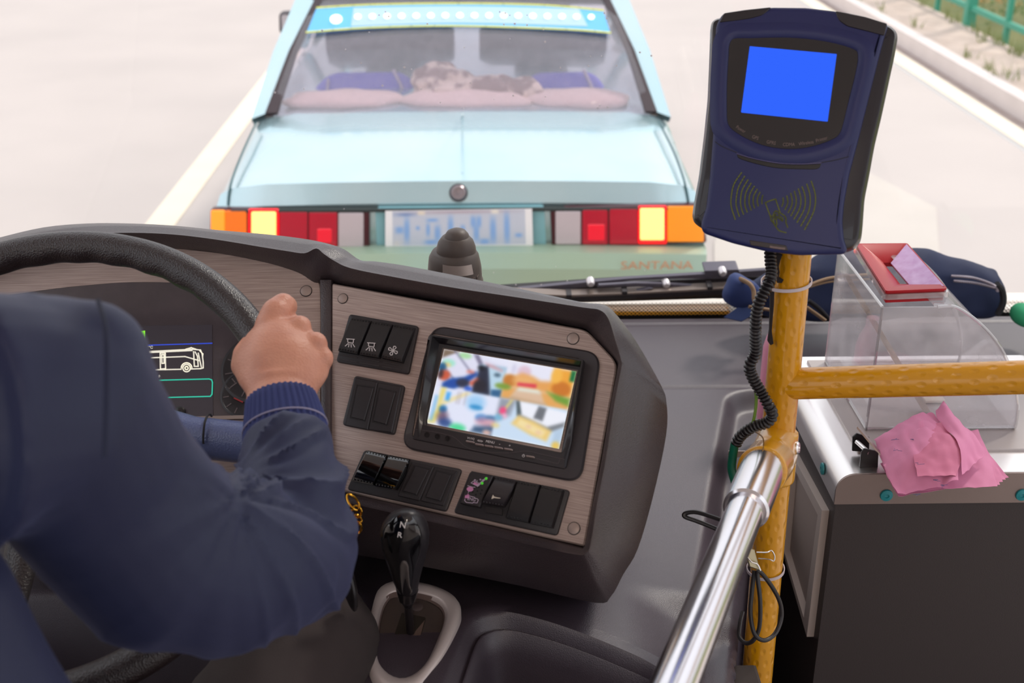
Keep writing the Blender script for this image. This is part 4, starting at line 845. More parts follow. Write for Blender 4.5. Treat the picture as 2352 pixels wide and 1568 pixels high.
poly([(.66, .68), (.78, .72), (.92, .8), (.9, .94), (.78, .9), (.62, .8)], 'e8c87c', .02); poly([(.68, .72), (.88, .82), (.86, .9), (.66, .8)], 'f0dca4', .02); bl(.75, .8, .02, .02, 'e0a8a0', .5); bl(.83, .85, .02, .02, 'e0a8a0', .5); bl(.52, .75, .03, .04, '6cb4dc', .8); bl(.51, .86, .03, .03, 'e4cc80', .8)
poly([(.94, .8), (1, .74), (1, 1), (.94, 1)], 'a8c0d8', .02, .7); bl(.97, .97, .03, .05, 'e8c050', .9)
for _ in range(4):
    b = img.copy(); b[1:-1, 1:-1] = (img[1:-1, 1:-1]*2+img[:-2, 1:-1]+img[2:, 1:-1]+img[1:-1, :-2]+img[1:-1, 2:])/6; img = b
picture(PN, [c2(878, 443), c2(1832, 604), c2(1706, 1162), c2(748, 976)], .003, nx, ny, img, 'screen', mat_vc('screen_picture', 1.0, .3), mon)

# ================================================================ DOME CAMERA ON THE BINNACLE
GRY = mat('grey_brown_plastic', '4b413c', .5, bump=(800, .15, .0004))
def b0(x, y): return (860+x*.17007, 460+y*.17007)
dc = P(1049, 636, 1.70)+V((0, 0, -.035)); cam_t = thing('dome_camera', dc, 'round brown plastic camera with a silver label standing behind the binnacle edge', 'camera')
ax = V((-.05, -.05, 1)).normalized()
mb = MB(); mb.lathe(dc, ax, [(.0385, 0), (.0385, .030), (.0372, .032), (.0372, .050), (.0365, .056), (.0345, .068), (.030, .0755), (.0285, .0765)], 40); mb.build('base', GRY, cam_t, sharp=50)
mb = MB(); mb.lathe(dc+V((.004, 0, 0)), ax, [(.0275, .072), (.0272, .080), (.0245, .089), (.019, .096), (.0175, .097)], 36); mb.build('neck', GRY, cam_t, sharp=50)
mb = MB(); mb.lathe(dc+V((.006, 0, 0)), ax, [(.018, .092), (.0165, .099), (.0125, .1045), (.007, .107), (.0005, .1078)], 30); mb.build('cap', GRY, cam_t, sharp=50)
def arc(a, r, h): 
    x = V((1, 0, 0)); y = ax.cross(x).normalized(); x = y.cross(ax); return dc+ax*h+(x*math.sin(a)-y*math.cos(a))*r
mb = MB(); L = []
for a in np.linspace(-.42, .78, 12): L.append([arc(a, .0376, .0535-.004*a), arc(a, .0352, .0675-.004*a), arc(a, .0342, .0672-.004*a), arc(a, .0366, .0535-.004*a)])
mb.loft(L); lb = mb.build('label_plate', mat('silver_label', 'a89c96', .35, .5), cam_t)
for a0, a1, h in ((.2, .62, .0605), (.12, .68, .0575)):
    mb = MB(); mb.tube([arc(a, .0364-.16*(h-.0535), h-.004*a) for a in np.linspace(a0, a1, 8)], .0007, 5); mb.build('label_print', mat('label_ink', '4a403e', .6), lb)
for a in (-.75, -.55, -.3, .12, .42, .7, .95):
    mb = MB(); mb.tube([arc(a+.0, .0376, .035), arc(a+.01, .0376, .044), arc(a+.12, .0376, .0455)], .0006, 5); mb.build('grip_notch', mat('notch_light', '6b5d56', .5), cam_t)
p = arc(.16, .0385, .036); mb = MB(); mb.lathe(p, V((0, -1, .1)), [(.0028, -.002), (.0028, .0012), (.0016, .0014), (.0014, -.001)], 16); mb.build('screw', mat('bright_rivet', 'dcd6d8', .3, .6), cam_t)

# ================================================================ GEAR SELECTOR
def c4(x, y): return (780+x*.27937, 1130+y*.27937)
gz = 1.252; G = Fr(V((0, onz(940, 1450, gz).y, gz)), V((1, 0, 0)), V((0, 1, .10)))
gear = thing('gear_selector', G.pp(940, 1450), 'gear selector with glossy black knob on a silver ringed base beside the driver', 'gear lever')
outp = cat2([c4(*p) for p in ((440, 718), (560, 715), (680, 730), (800, 762), (905, 810), (975, 870), (999, 940), (985, 1020), (945, 1130), (885, 1260), (815, 1380), (750, 1470), (640, 1620), (500, 1680), (350, 1660), (260, 1560), (225, 1400), (212, 1250), (232, 1090), (262, 940), (300, 810), (355, 750))], 5, True)
inp = cat2([c4(*p) for p in ((470, 806), (560, 808), (680, 826), (780, 855), (850, 900), (884, 975), (872, 1060), (835, 1160), (780, 1290), (715, 1400), (620, 1490), (510, 1525), (400, 1490), (315, 1400), (286, 1290), (292, 1130), (315, 1000), (345, 900), (395, 835))], 6, True)
bot_ = cat2([c4(*p) for p in ((440, 870), (560, 868), (680, 885), (760, 915), (830, 965), (855, 1030), (840, 1120), (800, 1210), (745, 1330), (690, 1410), (610, 1468), (510, 1498), (420, 1480), (345, 1410), (318, 1310), (325, 1150), (345, 1030), (370, 950), (405, 895))], 6, True)
def resamp(l, n, s0):
    l = [V(p) for p in l]; c = sum(l, V((0, 0)))/len(l)
    o = []
    for k in range(n):
        a = 2*PI*k/n; d = V((math.cos(a), math.sin(a))); best = None
        for i in range(len(l)):
            p, q = l[i-1]-c, l[i]-c; e = q-p; den = d.x*e.y-d.y*e.x
            if abs(den) < 1e-12: continue
            t = (p.x*e.y-p.y*e.x)/den; u_ = (p.x*d.y-p.y*d.x)/den
            if t > 0 and -1e-6 <= u_ <= 1.000001: best = max(best or 0, t)
        o.append(tuple(c+d*(best or .01)))
    return o
A = resamp([G.px(x, y, .008) for x, y in outp], 72, 0); Bq = resamp([G.px(x, y, .008) for x, y in inp], 72, 0); Cq = resamp([G.px(x, y, -.004) for x, y in bot_], 72, 0)
mx_ = lambda p, q, t: [(a[0]*(1-t)+b[0]*t, a[1]*(1-t)+b[1]*t) for a, b in zip(p, q)]
mb = MB(); mb.loft([[G.at(u, v, h) for u, v in l] for l, h in ((A, -.012), (A, .003), (mx_(A, Bq, .12), .0075), (mx_(A, Bq, .5), .0095), (mx_(A, Bq, .9), .008), (Bq, .0065), (mx_(Bq, Cq, .6), .0005))], False, False); mb.build('base_ring', SILV, gear, sharp=60)
mb = MB(); mb.prism(G, Cq, -.006, -.0035, .0006); plm = mat('gate_plate', '463c3a', .55, var=(30, .6, '54463f')); gp = mb.build('gate_plate', plm, gear)
mb = MB(); mb.loft([[G.at(u, v, h) for u, v in l] for l, h in ((Bq, .0062), (mx_(Bq, Cq, .5), .001), (Cq, -.0036))], False, False); mb.build('inner_wall', mat('inner_wall', '7a6660', .5), gear)
slot = [c4(*p) for p in ((512, 990), (708, 1030), (705, 1060), (610, 1390), (395, 1340))]
mb = MB(); q = rpoly([G.px(x, y, -.0033) for x, y in slot], .002, 3); mb.prism(G, q, -.0034, -.0030); mb.build('gate_slot', mat('slot_brown', '2a2118', .8), gp)
mb = MB(); mb.pxprism(G, [c4(*p) for p in ((625, 1140), (700, 1050), (606, 1385), (490, 1345), (560, 1260))], -.0031, -.0026); mb.build('slot_floor', mat('slot_floor', '6a554c', .7), gp)
for x, y in ((638, 945), (475, 1430)):
    u, v = G.px(*c4(x, y), -.003); mb = MB(); mb.lathe(G.at(u, v, -.0035), G.n, [(.0066, 0), (.0066, .0015), (.0055, .0022), (.0005, .0024)], 24); mb.build('gate_cap', mat('gate_cap', '584a48', .5), gp)
base = G.pp(*c4(585, 1150), -.003); d0 = (base-CAM).dot(FW); top = P(*c4(570, 250), d0-.13); lean = (top-base).normalized()
neck = P(*c4(562, 930), (P(*c4(562, 930), 1)-CAM).length*0+d0-.045)
mb = MB(); mb.tube([base, neck], .0045, 12); mb.build('shaft', mat('shaft_metal', '3a3436', .35, .7), gear)
# knob: sections from the collar up to the crown, seen widths taken along its axis
ks = [(562, 935, 30, -.045), (556, 880, 68, -.052), (556, 800, 88, -.058), (553, 760, 97, -.063), (545, 690, 118, -.07), (540, 600, 147, -.078), (538, 500, 178, -.088), (536, 420, 198, -.097), (536, 340, 203, -.106), (540, 280, 190, -.113), (545, 230, 160, -.120), (550, 195, 115, -.125), (556, 172, 60, -.130), (558, 165, 12, -.131)]
kp = []; 
for x, y, r, dd in ks: q = P(*c4(x, y), d0+dd); kp.append((q, r*.27937/2800*(d0+dd)))
axk = (kp[-3][0]-kp[1][0]).normalized(); kx_ = RT-axk*RT.dot(axk); kx_.normalize(); ky_ = axk.cross(kx_)
def ksec(c, r, ex=1.0, n=36, a0=0, a1=2*PI, end=True): return [c+kx_*r*math.cos(t)+ky_*r*.82*math.sin(t)*ex for t in np.linspace(a0, a1, n, endpoint=not end)]
mb = MB(); mb.loft([ksec(c, r) for c, r in kp]); kn = mb.build('knob', mat('knob_leather', '211e22', .38, bump=(1800, .2, .0003)), gear, sharp=70)
fc = -ky_ if (-ky_).dot(FW) < 0 else ky_; sg = 1 if fc.dot(ky_) > 0 else -1
mb = MB(); L = []
for (c, r), hwid in zip(kp[2:-1], (.3, .62, .55, .62, .7, .82, .9, .98, .99, .95, .9)):
    L.append([c+kx_*r*math.sin(t)*1.012+fc*r*.82*math.cos(t)*1.03 for t in np.linspace(-hwid*1.0-.25, hwid*.85, 15)])
k = [[p-fc*.002 for p in l] for l in L]; mb.loft([a+b[::-1] for a, b in zip(L, k)]); mb.build('gloss_inlay', GLOSSBLK, kn, sharp=70)
mb = MB(); L = [[kp[i][0]+kx_*kp[i][1]*1.04*math.cos(t)+ky_*kp[i][1]*.86*math.sin(t) for t in np.linspace(0, 2*PI, 36, endpoint=False)] for i in (1, 2)]; mb.loft(L); mb.build('knob_collar', mat('chrome_collar', '2a2628', .12, .6), kn)
def kl(ch, x, y):
    i = min(range(len(kp)), key=lambda i: abs(ks[i][1]-y)); t0 = P(*c4(x, y), d0+ks[i][3]-kp[i][1]*.88)
    f = Fr(t0, kx_, (axk+fc*(-.25 if y > 290 else -.55)).normalized()); f = Fr(t0, kx_-kx_.dot(fc)*fc, f.y)
    if f.n.dot(FW) > 0: f.n = -f.n
    text(ch, f, 0, 0, .0085, WHT, kn, w=.004, ang=-.15, ext=.0004)
kl('N', 522, 262); kl('R', 496, 335)

# ================================================================ STEERING WHEEL
cw = P(87, 1040, 1.20); phi = math.radians(28.1); wy_ = cv(0, math.cos(phi), math.sin(phi)); WR = .24
wn = RT.cross(wy_)
sw = thing('steering_wheel', cw, 'large black leather steering wheel with finger grips, held by the driver', 'steering wheel')
mb = MB(); N = 220; pts = []; rr = []
for k in range(N):
    t = 2*PI*k/N; pts.append(cw+RT*math.cos(t)*WR+wy_*math.sin(t)*WR)
LEA = mat('wheel_leather', '201618', .32, bump=(650, .6, .0008, 'vor'), spec=.7); L = []
for k, p in enumerate(pts):
    t = 2*PI*k/N; rad = (p-cw).normalized(); l = []
    for j in range(20):
        a = 2*PI*j/20; r1 = .0175+(.0011*max(0, -math.cos(a))*math.cos(t*36) if .9 < t < 2.4 else 0); l.append(p+rad*math.cos(a)*r1+wn*math.sin(a)*.0165)
    L.append(l)
mb.loft(L, False, False, wrap=True); mb.build('rim', LEA, sw, sharp=80)
mb = MB(); mb.lathe(cw-wn*.035, wn, [(.002, .0), (.06, .0), (.07, .012), (.066, .03), (.03, .04), (.001, .042)], 40); mb.build('hub', LEA, sw)
for a in (-.7, PI+.7, -PI/2):
    d = RT*math.cos(a)+wy_*math.sin(a); sd_ = wn.cross(d)
    mb = MB(); q = [cw+d*.04-wn*.012, cw+d*.13-wn*.008, cw+d*.232]
    mb.tube(q, [(.020, .010), (.016, .009), (.013, .008)], 14, up=wn); mb.build('spoke', LEA, sw)
mb = MB(); mb.tube([cw-wn*.03, cw-wn*.2+V((0, .12, -.16))], .035, 20); mb.build('column', BLK2, sw)
# leather covered binnacle roll seen under the instruments
mb = MB(); q = [P(380, 985, 1.30), P(440, 1003, 1.29), P(560, 1016, 1.28), P(640, 1030, 1.27)]; mb.tube(q, .022, 20); co = mb.build('column_cowl', mat('blue_black_leather', '58628a', .28, bump=(600, .5, .0006, 'vor')), sw)
mb = MB(); a = P(480, 1003, 1.285); mb.tube([a+cv(.0, .024*math.cos(t), -.024*math.sin(t)) for t in np.linspace(-.5, 1.8, 8)], .0012, 5); mb.build('cowl_seam', mat('seam_dark', '121118', .7), co)

# ================================================================ DRIVER
SKIN = mat('skin', 'd0957c', .42, bump=(420, .6, .0010), var=(38, .6, 'b97c66'), sss=.08)
def bodytube(mb, pts, r, n=18, up=None): mb.tube(pts, r, n, up=up); mb.ball(V(pts[0]), *( (r[0] if not isinstance(r[0], tuple) else min(r[0]),)*1 ), n=14); mb.ball(V(pts[-1]), (r[-1] if not isinstance(r[-1], tuple) else min(r[-1])), n=14)
def c6(x, y): return (500+x*.22321, 660+y*.22321)
SH = P(120, 930, .80); UA = P(385, 1235, .90); EL = P(640, 1300, 1.0); FA = P(668, 1120, 1.075); WRI = P(646, 945, 1.165)
chest = V((-.46, .60, 1.50)); hip = V((-.46, .50, 1.14)); neckp = V((-.47, .62, 1.78))
kneeR = P(712, 1475, 1.27); hipR = V((-.36, .58, 1.13))
LSH = V((-.66, .66, 1.70)); LEL = V((-.76, .82, 1.42)); LHA = cw-RT*.195+wy_*.11
persm = MB()
# hand: palm block, knuckles, five fingers curled round the rim
hd = lambda x, y, d: P(*c6(x, y), d+.045-.06*y/1330)
palm = MB()
fore = [EL.lerp(FA, .3), FA, hd(640, 1330, 1.165), hd(640, 1080, 1.178), hd(640, 950, 1.178)]
palm.tube(fore, [.040, .036, (.0345, .026), (.0315, .024), (.034, .025)], 20, up=FW)
L = []
for y, x0, x1, d, t in ((262, 500, 690, 1.186, .010), (300, 465, 730, 1.184, .014), (370, 390, 885, 1.181, .019), (460, 292, 975, 1.178, .022), (560, 218, 1062, 1.176, .024), (650, 165, 1100, 1.176, .0245), (740, 134, 1135, 1.177, .0245), (830, 140, 1138, 1.178, .0245), (920, 158, 1118, 1.178, .0245), (1000, 195, 1068, 1.177, .0245), (1080, 262, 1005, 1.175, .025), (1200, 305, 985, 1.172, .0255), (1330, 308, 990, 1.168, .026)):
    a, b = hd(x0, y, d), hd(x1, y, d); c = (a+b)/2; hx_ = (b-a)/2; L.append([c+hx_*math.copysign(abs(math.cos(q))**.85, math.cos(q))+FW*math.sin(q)*t-FW*.004*math.cos(q)**2*-3 for q in np.linspace(0, 2*PI, 28, endpoint=False)])
palm.loft(L)
for x, y, d, r in ((625, 255, 1.181, .0125), (840, 410, 1.179, .0125), (1005, 580, 1.180, .0125), (1080, 730, 1.185, .0115)): palm.ball(hd(x, y, d), r)
def finger(pts, rs): palm.tube(pts, rs, 14); [palm.ball(p, r, n=12) for p, r in zip(pts, rs)]
finger([hd(540, 400, 1.184), hd(600, 255, 1.182), hd(675, 178, 1.186), hd(712, 190, 1.206), hd(690, 260, 1.236), hd(600, 350, 1.250)], [.016, .0150, .0125, .0112, .0102, .009])
finger([hd(700, 560, 1.180), hd(835, 405, 1.180), hd(862, 395, 1.205), hd(790, 420, 1.236), hd(690, 500, 1.240)], [.013, .0110, .0106, .0098, .0088])
finger([hd(800, 700, 1.180), hd(1000, 580, 1.182), hd(1030, 575, 1.212), hd(930, 600, 1.238), hd(830, 660, 1.242)], [.013, .0106, .0102, .0095, .0085])
finger([hd(850, 800, 1.184), hd(1068, 740, 1.188), hd(1060, 750, 1.215), hd(980, 770, 1.238), hd(890, 790, 1.240)], [.012, .0100, .0092, .0085, .0076])
finger([hd(380, 900, 1.186), hd(270, 800, 1.192), hd(275, 680, 1.214), hd(340, 580, 1.236), hd(450, 510, 1.246)], [.016, .0135, .0118, .0108, .0095])
# the index knuckle web fills the side of the hand towards the rim
persm.v, persm.f, persm.uv, persm.mi = palm.v, palm.f, palm.uv, palm.mi
bodytube(persm, [SH, UA, EL, FA], [.05, .046, .040, .036])
bodytube(persm, [LSH, LEL, LEL.lerp(LHA, .85)], [.05, .042, .026]); persm.ball(LHA+V((0, 0, .01)), .04, .03, .028)
for k in range(4): persm.tube([LHA+V((-.01+.02*k-.02, .0, .02)), LHA+V((-.03+.02*k, .035, .022)), LHA+V((-.03+.02*k, .045, -.008)), LHA+V((-.03+.02*k, .02, -.02))], [.011, .010, .009, .008], 10)
persm.tube([LHA+V((.03, -.02, .0)), LHA+V((.055, -.0, .005)), LHA+V((.06, .03, .0))], [.013, .012, .010], 10)
bodytube(persm, [hip, V((-.46, .55, 1.32)), chest, V((-.465, .62, 1.66))], [(.16, .11), (.15, .10), (.17, .11), (.13, .09)], up=V((0, 1, 0)))
bodytube(persm, [SH, V((-.465, .63, 1.69)), LSH], [.05, .06, .05]); bodytube(persm, [V((-.465, .62, 1.66)), neckp, V((-.465, .665, 1.83))], [.065, .055, .055])
for s, hp in ((1, hipR), (-1, V((-.56, .58, 1.13)))):
    kn_ = kneeR if s > 0 else V((-.62, 1.05, 1.16)); bodytube(persm, [hp, kn_, kn_+V((0, .16, -.42))], [.07, .052, .035]); persm.tube([kn_+V((0, .15, -.44)), kn_+V((0, .28, -.49))], [.04, .03], 12)
hc = V((-.465, .69, 1.93)); persm.ball(hc, .076, .098, .115, n=24); persm.ball(hc+V((0, .085, -.06)), .045, .03, .045); persm.ball(hc+V((0, .105, -.005)), .012, .018, .022)
for s in (-1, 1): persm.ball(hc+V((s*.078, -.005, -.01)), .010, .018, .030)
pm = remesh(persm, 'person', .0022, 10)
person = link('person', pm, SKIN, None, sharp=None); pm.polygons.foreach_set('use_smooth', [True]*len(pm.polygons))
tag(person, 'driver in a navy jacket, seen from behind, right hand gripping the steering wheel', 'person')
# face and hair
for s in (-1, 1):
    mb = MB(); mb.ball(hc+V((s*.030, .088, .008)), .011, .009, .009, n=12); mb.build('eye', WHT, person)
mb = MB(); mb.tube([hc+V((-.022, .108, -.055)), hc+V((0, .116, -.056)), hc+V((.022, .108, -.055))], .005, 8); mb.build('mouth', mat('lips', 'a05a50', .5), person)
mb = MB(); mb.ball(hc+V((0, -.014, .026)), .084, .098, .104, n=24); mb.build('hair', mat('black_hair', '15110f', .6, bump=(300, .8, .004)), person)
# jacket with its folds
JK = mat('navy_jacket_cloth', '161e43', .6, bump=(1400, .25, .0005), var=(5, .6, '121938'))
jb_ = JK.node_tree.nodes['Principled BSDF']; jb_.inputs['Sheen Weight'].default_value = .12; jb_.inputs['Sheen Tint'].default_value = (.5, .55, 1, 1)
jm = MB()
jm.tube([P(-80, 960, .76), SH, P(222, 1105, .85), P(365, 1270, .90), P(540, 1300, .955), EL], [.085, .075, .068, .073, .073, .060], 24); jm.ball(SH+V((-.004, 0, .004)), .073, .074, .070, n=20); jm.ball(P(195, 832, .80), .043); jm.ball(P(228, 880, .805), .033)
jm.ball(P(640, 1300, 1.0), .057, n=20); jm.tube([EL, P(672, 1230, 1.03), P(671, 1140, 1.065), P(662, 1060, 1.10), P(658, 1002, 1.118)], [.060, .056, .050, .0450, .0388], 24)
jm.tube([LSH, LEL, LEL.lerp(LHA, .8)], [.078, .064, .042], 18); jm.ball(LSH, .078); jm.ball(LEL, .064)
jm.tube([hip+V((0, 0, -.03)), V((-.46, .54, 1.32)), chest, V((-.465, .61, 1.64)), V((-.465, .62, 1.71))], [(.21, .145), (.20, .14), (.215, .14), (.17, .10), (.09, .07)], 28, up=V((0, 1, 0)))
jm.tube([SH, V((-.465, .63, 1.72)), LSH], [.078, .082, .078], 22); jm.tube([V((-.465, .625, 1.72)), V((-.465, .635, 1.80))], [.085, .068], 24)
me = remesh(jm, 'jacket', .0045, 6)
co_ = np.empty(len(me.vertices)*3); me.vertices.foreach_get('co', co_); co_ = co_.reshape(-1, 3); nr = np.empty(len(me.vertices)*3); me.vertex_normals.foreach_get('vector', nr); nr = nr.reshape(-1, 3)
E0 = np.array(EL); F0 = np.array(P(658, 1002, 1.118)); fa = (F0-E0); fl = np.linalg.norm(fa); fa /= fl; pit = np.array(P(540, 1090, 1.04))
for i in range(len(co_)):
    p = co_[i]; rel = p-E0; s_ = rel@fa
    dfa = np.linalg.norm(rel-fa*np.clip(s_, -.02, fl))
    wgt = (1 if s_ < fl-.03 else max(0, (fl-s_)/.03)) if p[2] > 1.2 else 0
    q = V(p-pit); r = q.length                       # folds fan out of the inner elbow
    th_ = math.atan2(q.dot(UP), q.dot(RT)+.25*q.dot(FW)); wob = noise.noise(V(p)*6)*.8
    f = noise.noise(V((th_*3.6+wob, r*3.0, 1.0))); f2 = 1-min(1, abs(noise.noise(V((th_*2.4+wob*1.2+7, r*2.6, 4.0))))*4.2)
    amp = .0066*wgt*smooth(.015, .05, r)*math.exp(-(max(0, r-.07)/.10)**2)
    co_[i] = p+nr[i]*(amp*f*1.2+amp*(f2*f2-.25)*1.2 + .005*noise.noise(V(p)*8) + .0008*noise.noise(V((p[0]*30, p[1]*30, p[2]*18))))
me.vertices.foreach_set('co', co_.ravel()); me.polygons.foreach_set('use_smooth', [True]*len(me.polygons))
jk = link('jacket', me, JK, person, label='navy blue work jacket', sharp=None)
mb = MB(); q = [P(226, 690, .775), P(243, 760, .735), P(245, 900, .712), P(240, 1050, .712)]; mb.tube([V(p) for p in cat(q, 5)], .0016, 6); mb.build('shoulder_seam', mat('seam_navy', '141b36', .8), jk)
# ribbed cuff
CF = mat('ribbed_knit', '2c3568', .85, bump=(1600, .4, .0006)); NC = 176
cs = [(P(657, 1008, 1.118), .0385, .034), (P(655, 985, 1.124), .0380, .033), (P(652, 960, 1.131), .0362, .0305), (P(648, 932, 1.139), .0338, .0285), (P(645, 916, 1.144), .0322, .027), (P(645, 914, 1.1445), .030, .025)]
cax = (cs[4][0]-cs[0][0]).normalized(); cxx = (RT-cax*RT.dot(cax)).normalized(); cyy = cax.cross(cxx)
mb = MB(); mb.loft([[c+cxx*(rx+.0011*math.cos(a*38))*math.cos(a)+cyy*(ry+.0011*math.cos(a*38))*math.sin(a) for a in (2*PI*k/NC*1.0 for k in range(NC*2//1)) if True][:NC] for c, rx, ry in cs], False, False)
mb = MB(); NC = 38*6
mb.loft([[c+cxx*(rx+.0010*math.cos(2*PI*k/NC*38))*math.cos(2*PI*k/NC)+cyy*(ry+.0010*math.cos(2*PI*k/NC*38))*math.sin(2*PI*k/NC) for k in range(NC)] for c, rx, ry in cs], False, False)
cf_ = mb.build('cuff', CF, person, label='blue ribbed knit cuff', sharp=80)
mb = MB(); c, rx, ry = cs[1]; mb.tube([c+cxx*(rx+.0008)*math.cos(a)+cyy*(ry+.0008)*math.sin(a) for a in np.linspace(0, 2*PI, 60, endpoint=False)], .0009, 6, closed=True); mb.build('cuff_seam', mat('worn_seam', '8f8aa2', .9), cf_)
# trousers
TRS = mat('dark_brown_trousers', '342928', .85, bump=(900, .4, .0008), var=(9, .6, '2b2222')); tm = MB()
for s in (1, -1):
    hp = hipR+V((-.02, 0, 0)) if s > 0 else V((-.56, .58, 1.13)); kk = kneeR if s > 0 else V((-.62, 1.05, 1.16))
    tm.tube([hp, hp.lerp(kk, .5)+V((0, 0, .0)), kk, kk+V((.01, .05, -.06)), kk+V((0, .15, -.40))], [.100, .088, .072, .066, .05], 22); tm.ball(kk, .070, n=18)
tm.tube([V((-.62, .52, 1.10)), V((-.32, .52, 1.10))], .12, 20)
me = remesh(tm, 'trousers', .0055, 4); co_ = np.empty(len(me.vertices)*3); me.vertices.foreach_get('co', co_); co_ = co_.reshape(-1, 3); me.vertex_normals.foreach_get('vector', nr := np.empty(len(me.vertices)*3)); nr = nr.reshape(-1, 3)
for i, p in enumerate(co_): co_[i] = p+nr[i]*(.006*noise.noise(V((p[0]*26, p[1]*9, p[2]*14)))+.003*noise.noise(V((p[0]*55, p[1]*20, p[2]*30))))
me.vertices.foreach_set('co', co_.ravel()); me.polygons.foreach_set('use_smooth', [True]*len(me.polygons)); link('trousers', me, TRS, person, label='dark brown trousers', sharp=None)
for s, kk in ((1, kneeR), (-1, V((-.62, 1.05, 1.16)))):
    mb = MB(); c = kk+V((0, .2, -.5)); mb.box((c.x-.045, c.y-.09, max(c.z-.05, FLOORZ)), (c.x+.045, c.y+.17, c.z+.03), .02); mb.build('shoe', BLK, person)
# seat he sits on
seat = thing('driver_seat', (-.46, .4, FLOORZ), 'grey driver seat behind the wheel under the driver', 'seat'); STC = mat('seat_grey', '3a3638', .8)
mb = MB(); mb.box((-.70, .22, .86), (-.22, .78, 1.00), .04); mb.build('cushion', STC, seat)
mb = MB(); mb.box((-.70, .14, .95), (-.22, .27, 1.45), .05); mb.build('backrest', STC, seat)
mb = MB(); mb.box((-.6, .3, FLOORZ), (-.32, .7, .87), .02); mb.build('pedestal', BLK, seat)
# gold chain hanging from the console beside the sleeve
GOLD = mat('brass_gold', 'd9a03a', .25, 1)
ch = thing('gold_chain', P(815, 1150, 1.27), 'short twisted gold chain hanging beside the sleeve under the console', 'chain')
pp = [P(802, 1140, 1.262), P(820, 1165, 1.262), P(818, 1185, 1.262), P(822, 1202, 1.262), P(816, 1222, 1.262), P(806, 1236, 1.262)]
for i in range(5):
    a, b = pp[i], pp[i+1]; d = (b-a).normalized(); sd_ = (d.cross(FW) if i % 2 else (d.cross(FW)+FW*.9)).normalized(); c = (a+b)/2; hl = (b-a).length*.68
    mb = MB(); mb.tube([c+d*hl*math.cos(t)+sd_*.0052*math.sin(t)+FW*.002*math.sin(2*t) for t in np.linspace(0, 2*PI, 18, endpoint=False)], .0013, 8, closed=True); mb.build('chain_link', GOLD, ch)
mb = MB(); mb.tube(cat([P(790, 1290, 1.20), P(806, 1320, 1.205), P(815, 1360, 1.21), P(816, 1392, 1.22), P(806, 1375, 1.22), P(796, 1350, 1.215)], 5), [(.0025, .006)]*26, 8)
tag(mb.build('belt_strap', BLK, None, center=True), 'thin black strap curving out between the sleeve and the gear selector', 'strap')

# ================================================================ YELLOW HANDRAIL WITH ITS CHROME ARM
pt, pb = P(1822, 600, 1.325), P(1738, 1560, 1.545); pax = (pt-pb).normalized()
ptop = pt+pax*.08; pbot = pb-pax*((pb.z-FLOORZ)/pax.z)
PR = .0190
rail = thing('handrail', pbot, 'yellow dimpled handrail post with a cross bar and a chrome arm coming towards the viewer', 'handrail')
mb = MB(); mb.tube([pbot, pbot.lerp(ptop, .33), pbot.lerp(ptop, .66), ptop], PR, 40, up=V((1, 0, 0))); mb.build('post', YEL, rail, sharp=60)
def onpole(py):
    best = min(range(400), key=lambda i: abs((lambda q: 784-2800*((q-CAM).dot(UP))/((q-CAM).dot(FW)))(pbot.lerp(ptop, i/399))-py)); return pbot.lerp(ptop, best/399)
ca = onpole(882); cb = P(2440, 864, 1.262)
mb = MB(); mb.tube([ca, ca.lerp(cb, .5), cb, ca+(cb-ca)*2.05], .0180, 36, up=V((0, 0, -1))); mb.build('cross_bar', YEL, rail, sharp=60)
# clamp body round the post and down to the arm
cj = onpole(1040); ar0 = P(1749, 1082, 1.322); ar1 = P(1541, 1590, .985); aax = (ar1-ar0).normalized()
c_up, c_dn = onpole(990), onpole(1100)
clm = MB(); clm.tube([c_up, c_dn.lerp(c_up, .0)], .0235, 32); clm.tube([cj+aax*.0, cj.lerp(ar0, .5), ar0], [.0245, .0275, .0275], 32); clm.tube([cj+pax*.018, (cj+pax*.016).lerp(ar0, .45)], [.0235, .022], 28)
clme = remesh(clm, 'clamp', .002, 6); clme.polygons.foreach_set('use_smooth', [True]*len(clme.polygons)); cl_ = link('clamp', clme, YELP, rail, sharp=None)
mb = MB(); q = [P(1733, 990, 1.372), P(1752, 1005, 1.345), P(1753, 1030, 1.318), P(1745, 1058, 1.306)]; mb.tube(cat(q, 5), .0008, 5); mb.build('clamp_seam', mat('clamp_seam', '7c5406', .6), cl_)
for (x, y, d) in ((1830, 1028, 1.395), (1817, 1062, 1.38)):
    c = P(x, y, d); mb = MB(); mb.lathe(c, RT*.9-FW*.4, [(.0075, -.008), (.0075, .001), (.006, .003), (.0035, .003), (.003, .001), (.0001, .001)], 20); mb.build('bolt', STEEL, cl_)
mb = MB(); c = P(1700, 1042, 1.385); mb.lathe(c, -RT, [(.004, -.015), (.004, .004), (.0058, .004), (.0058, .009), (.004, .009), (.0038, .013), (.0001, .014)], 6); mb.build('nut', mat('brass_nut', 'a8948a', .35, .8), cl_)
mb = MB(); mb.tube([ar0-aax*.004, ar0+aax*.005, ar0+aax*.085], .0240, 40); mb.tube([ar0+aax*.0849, ar0+aax*.088], [.0240, .0215], 40); mb.build('collar', CHROME, rail, sharp=50)
mb = MB(); mb.tube([ar0+aax*.06, ar0.lerp(ar1, .5), ar1+aax*.25], .0192, 40); mb.build('chrome_arm', CHROME, rail, sharp=60)

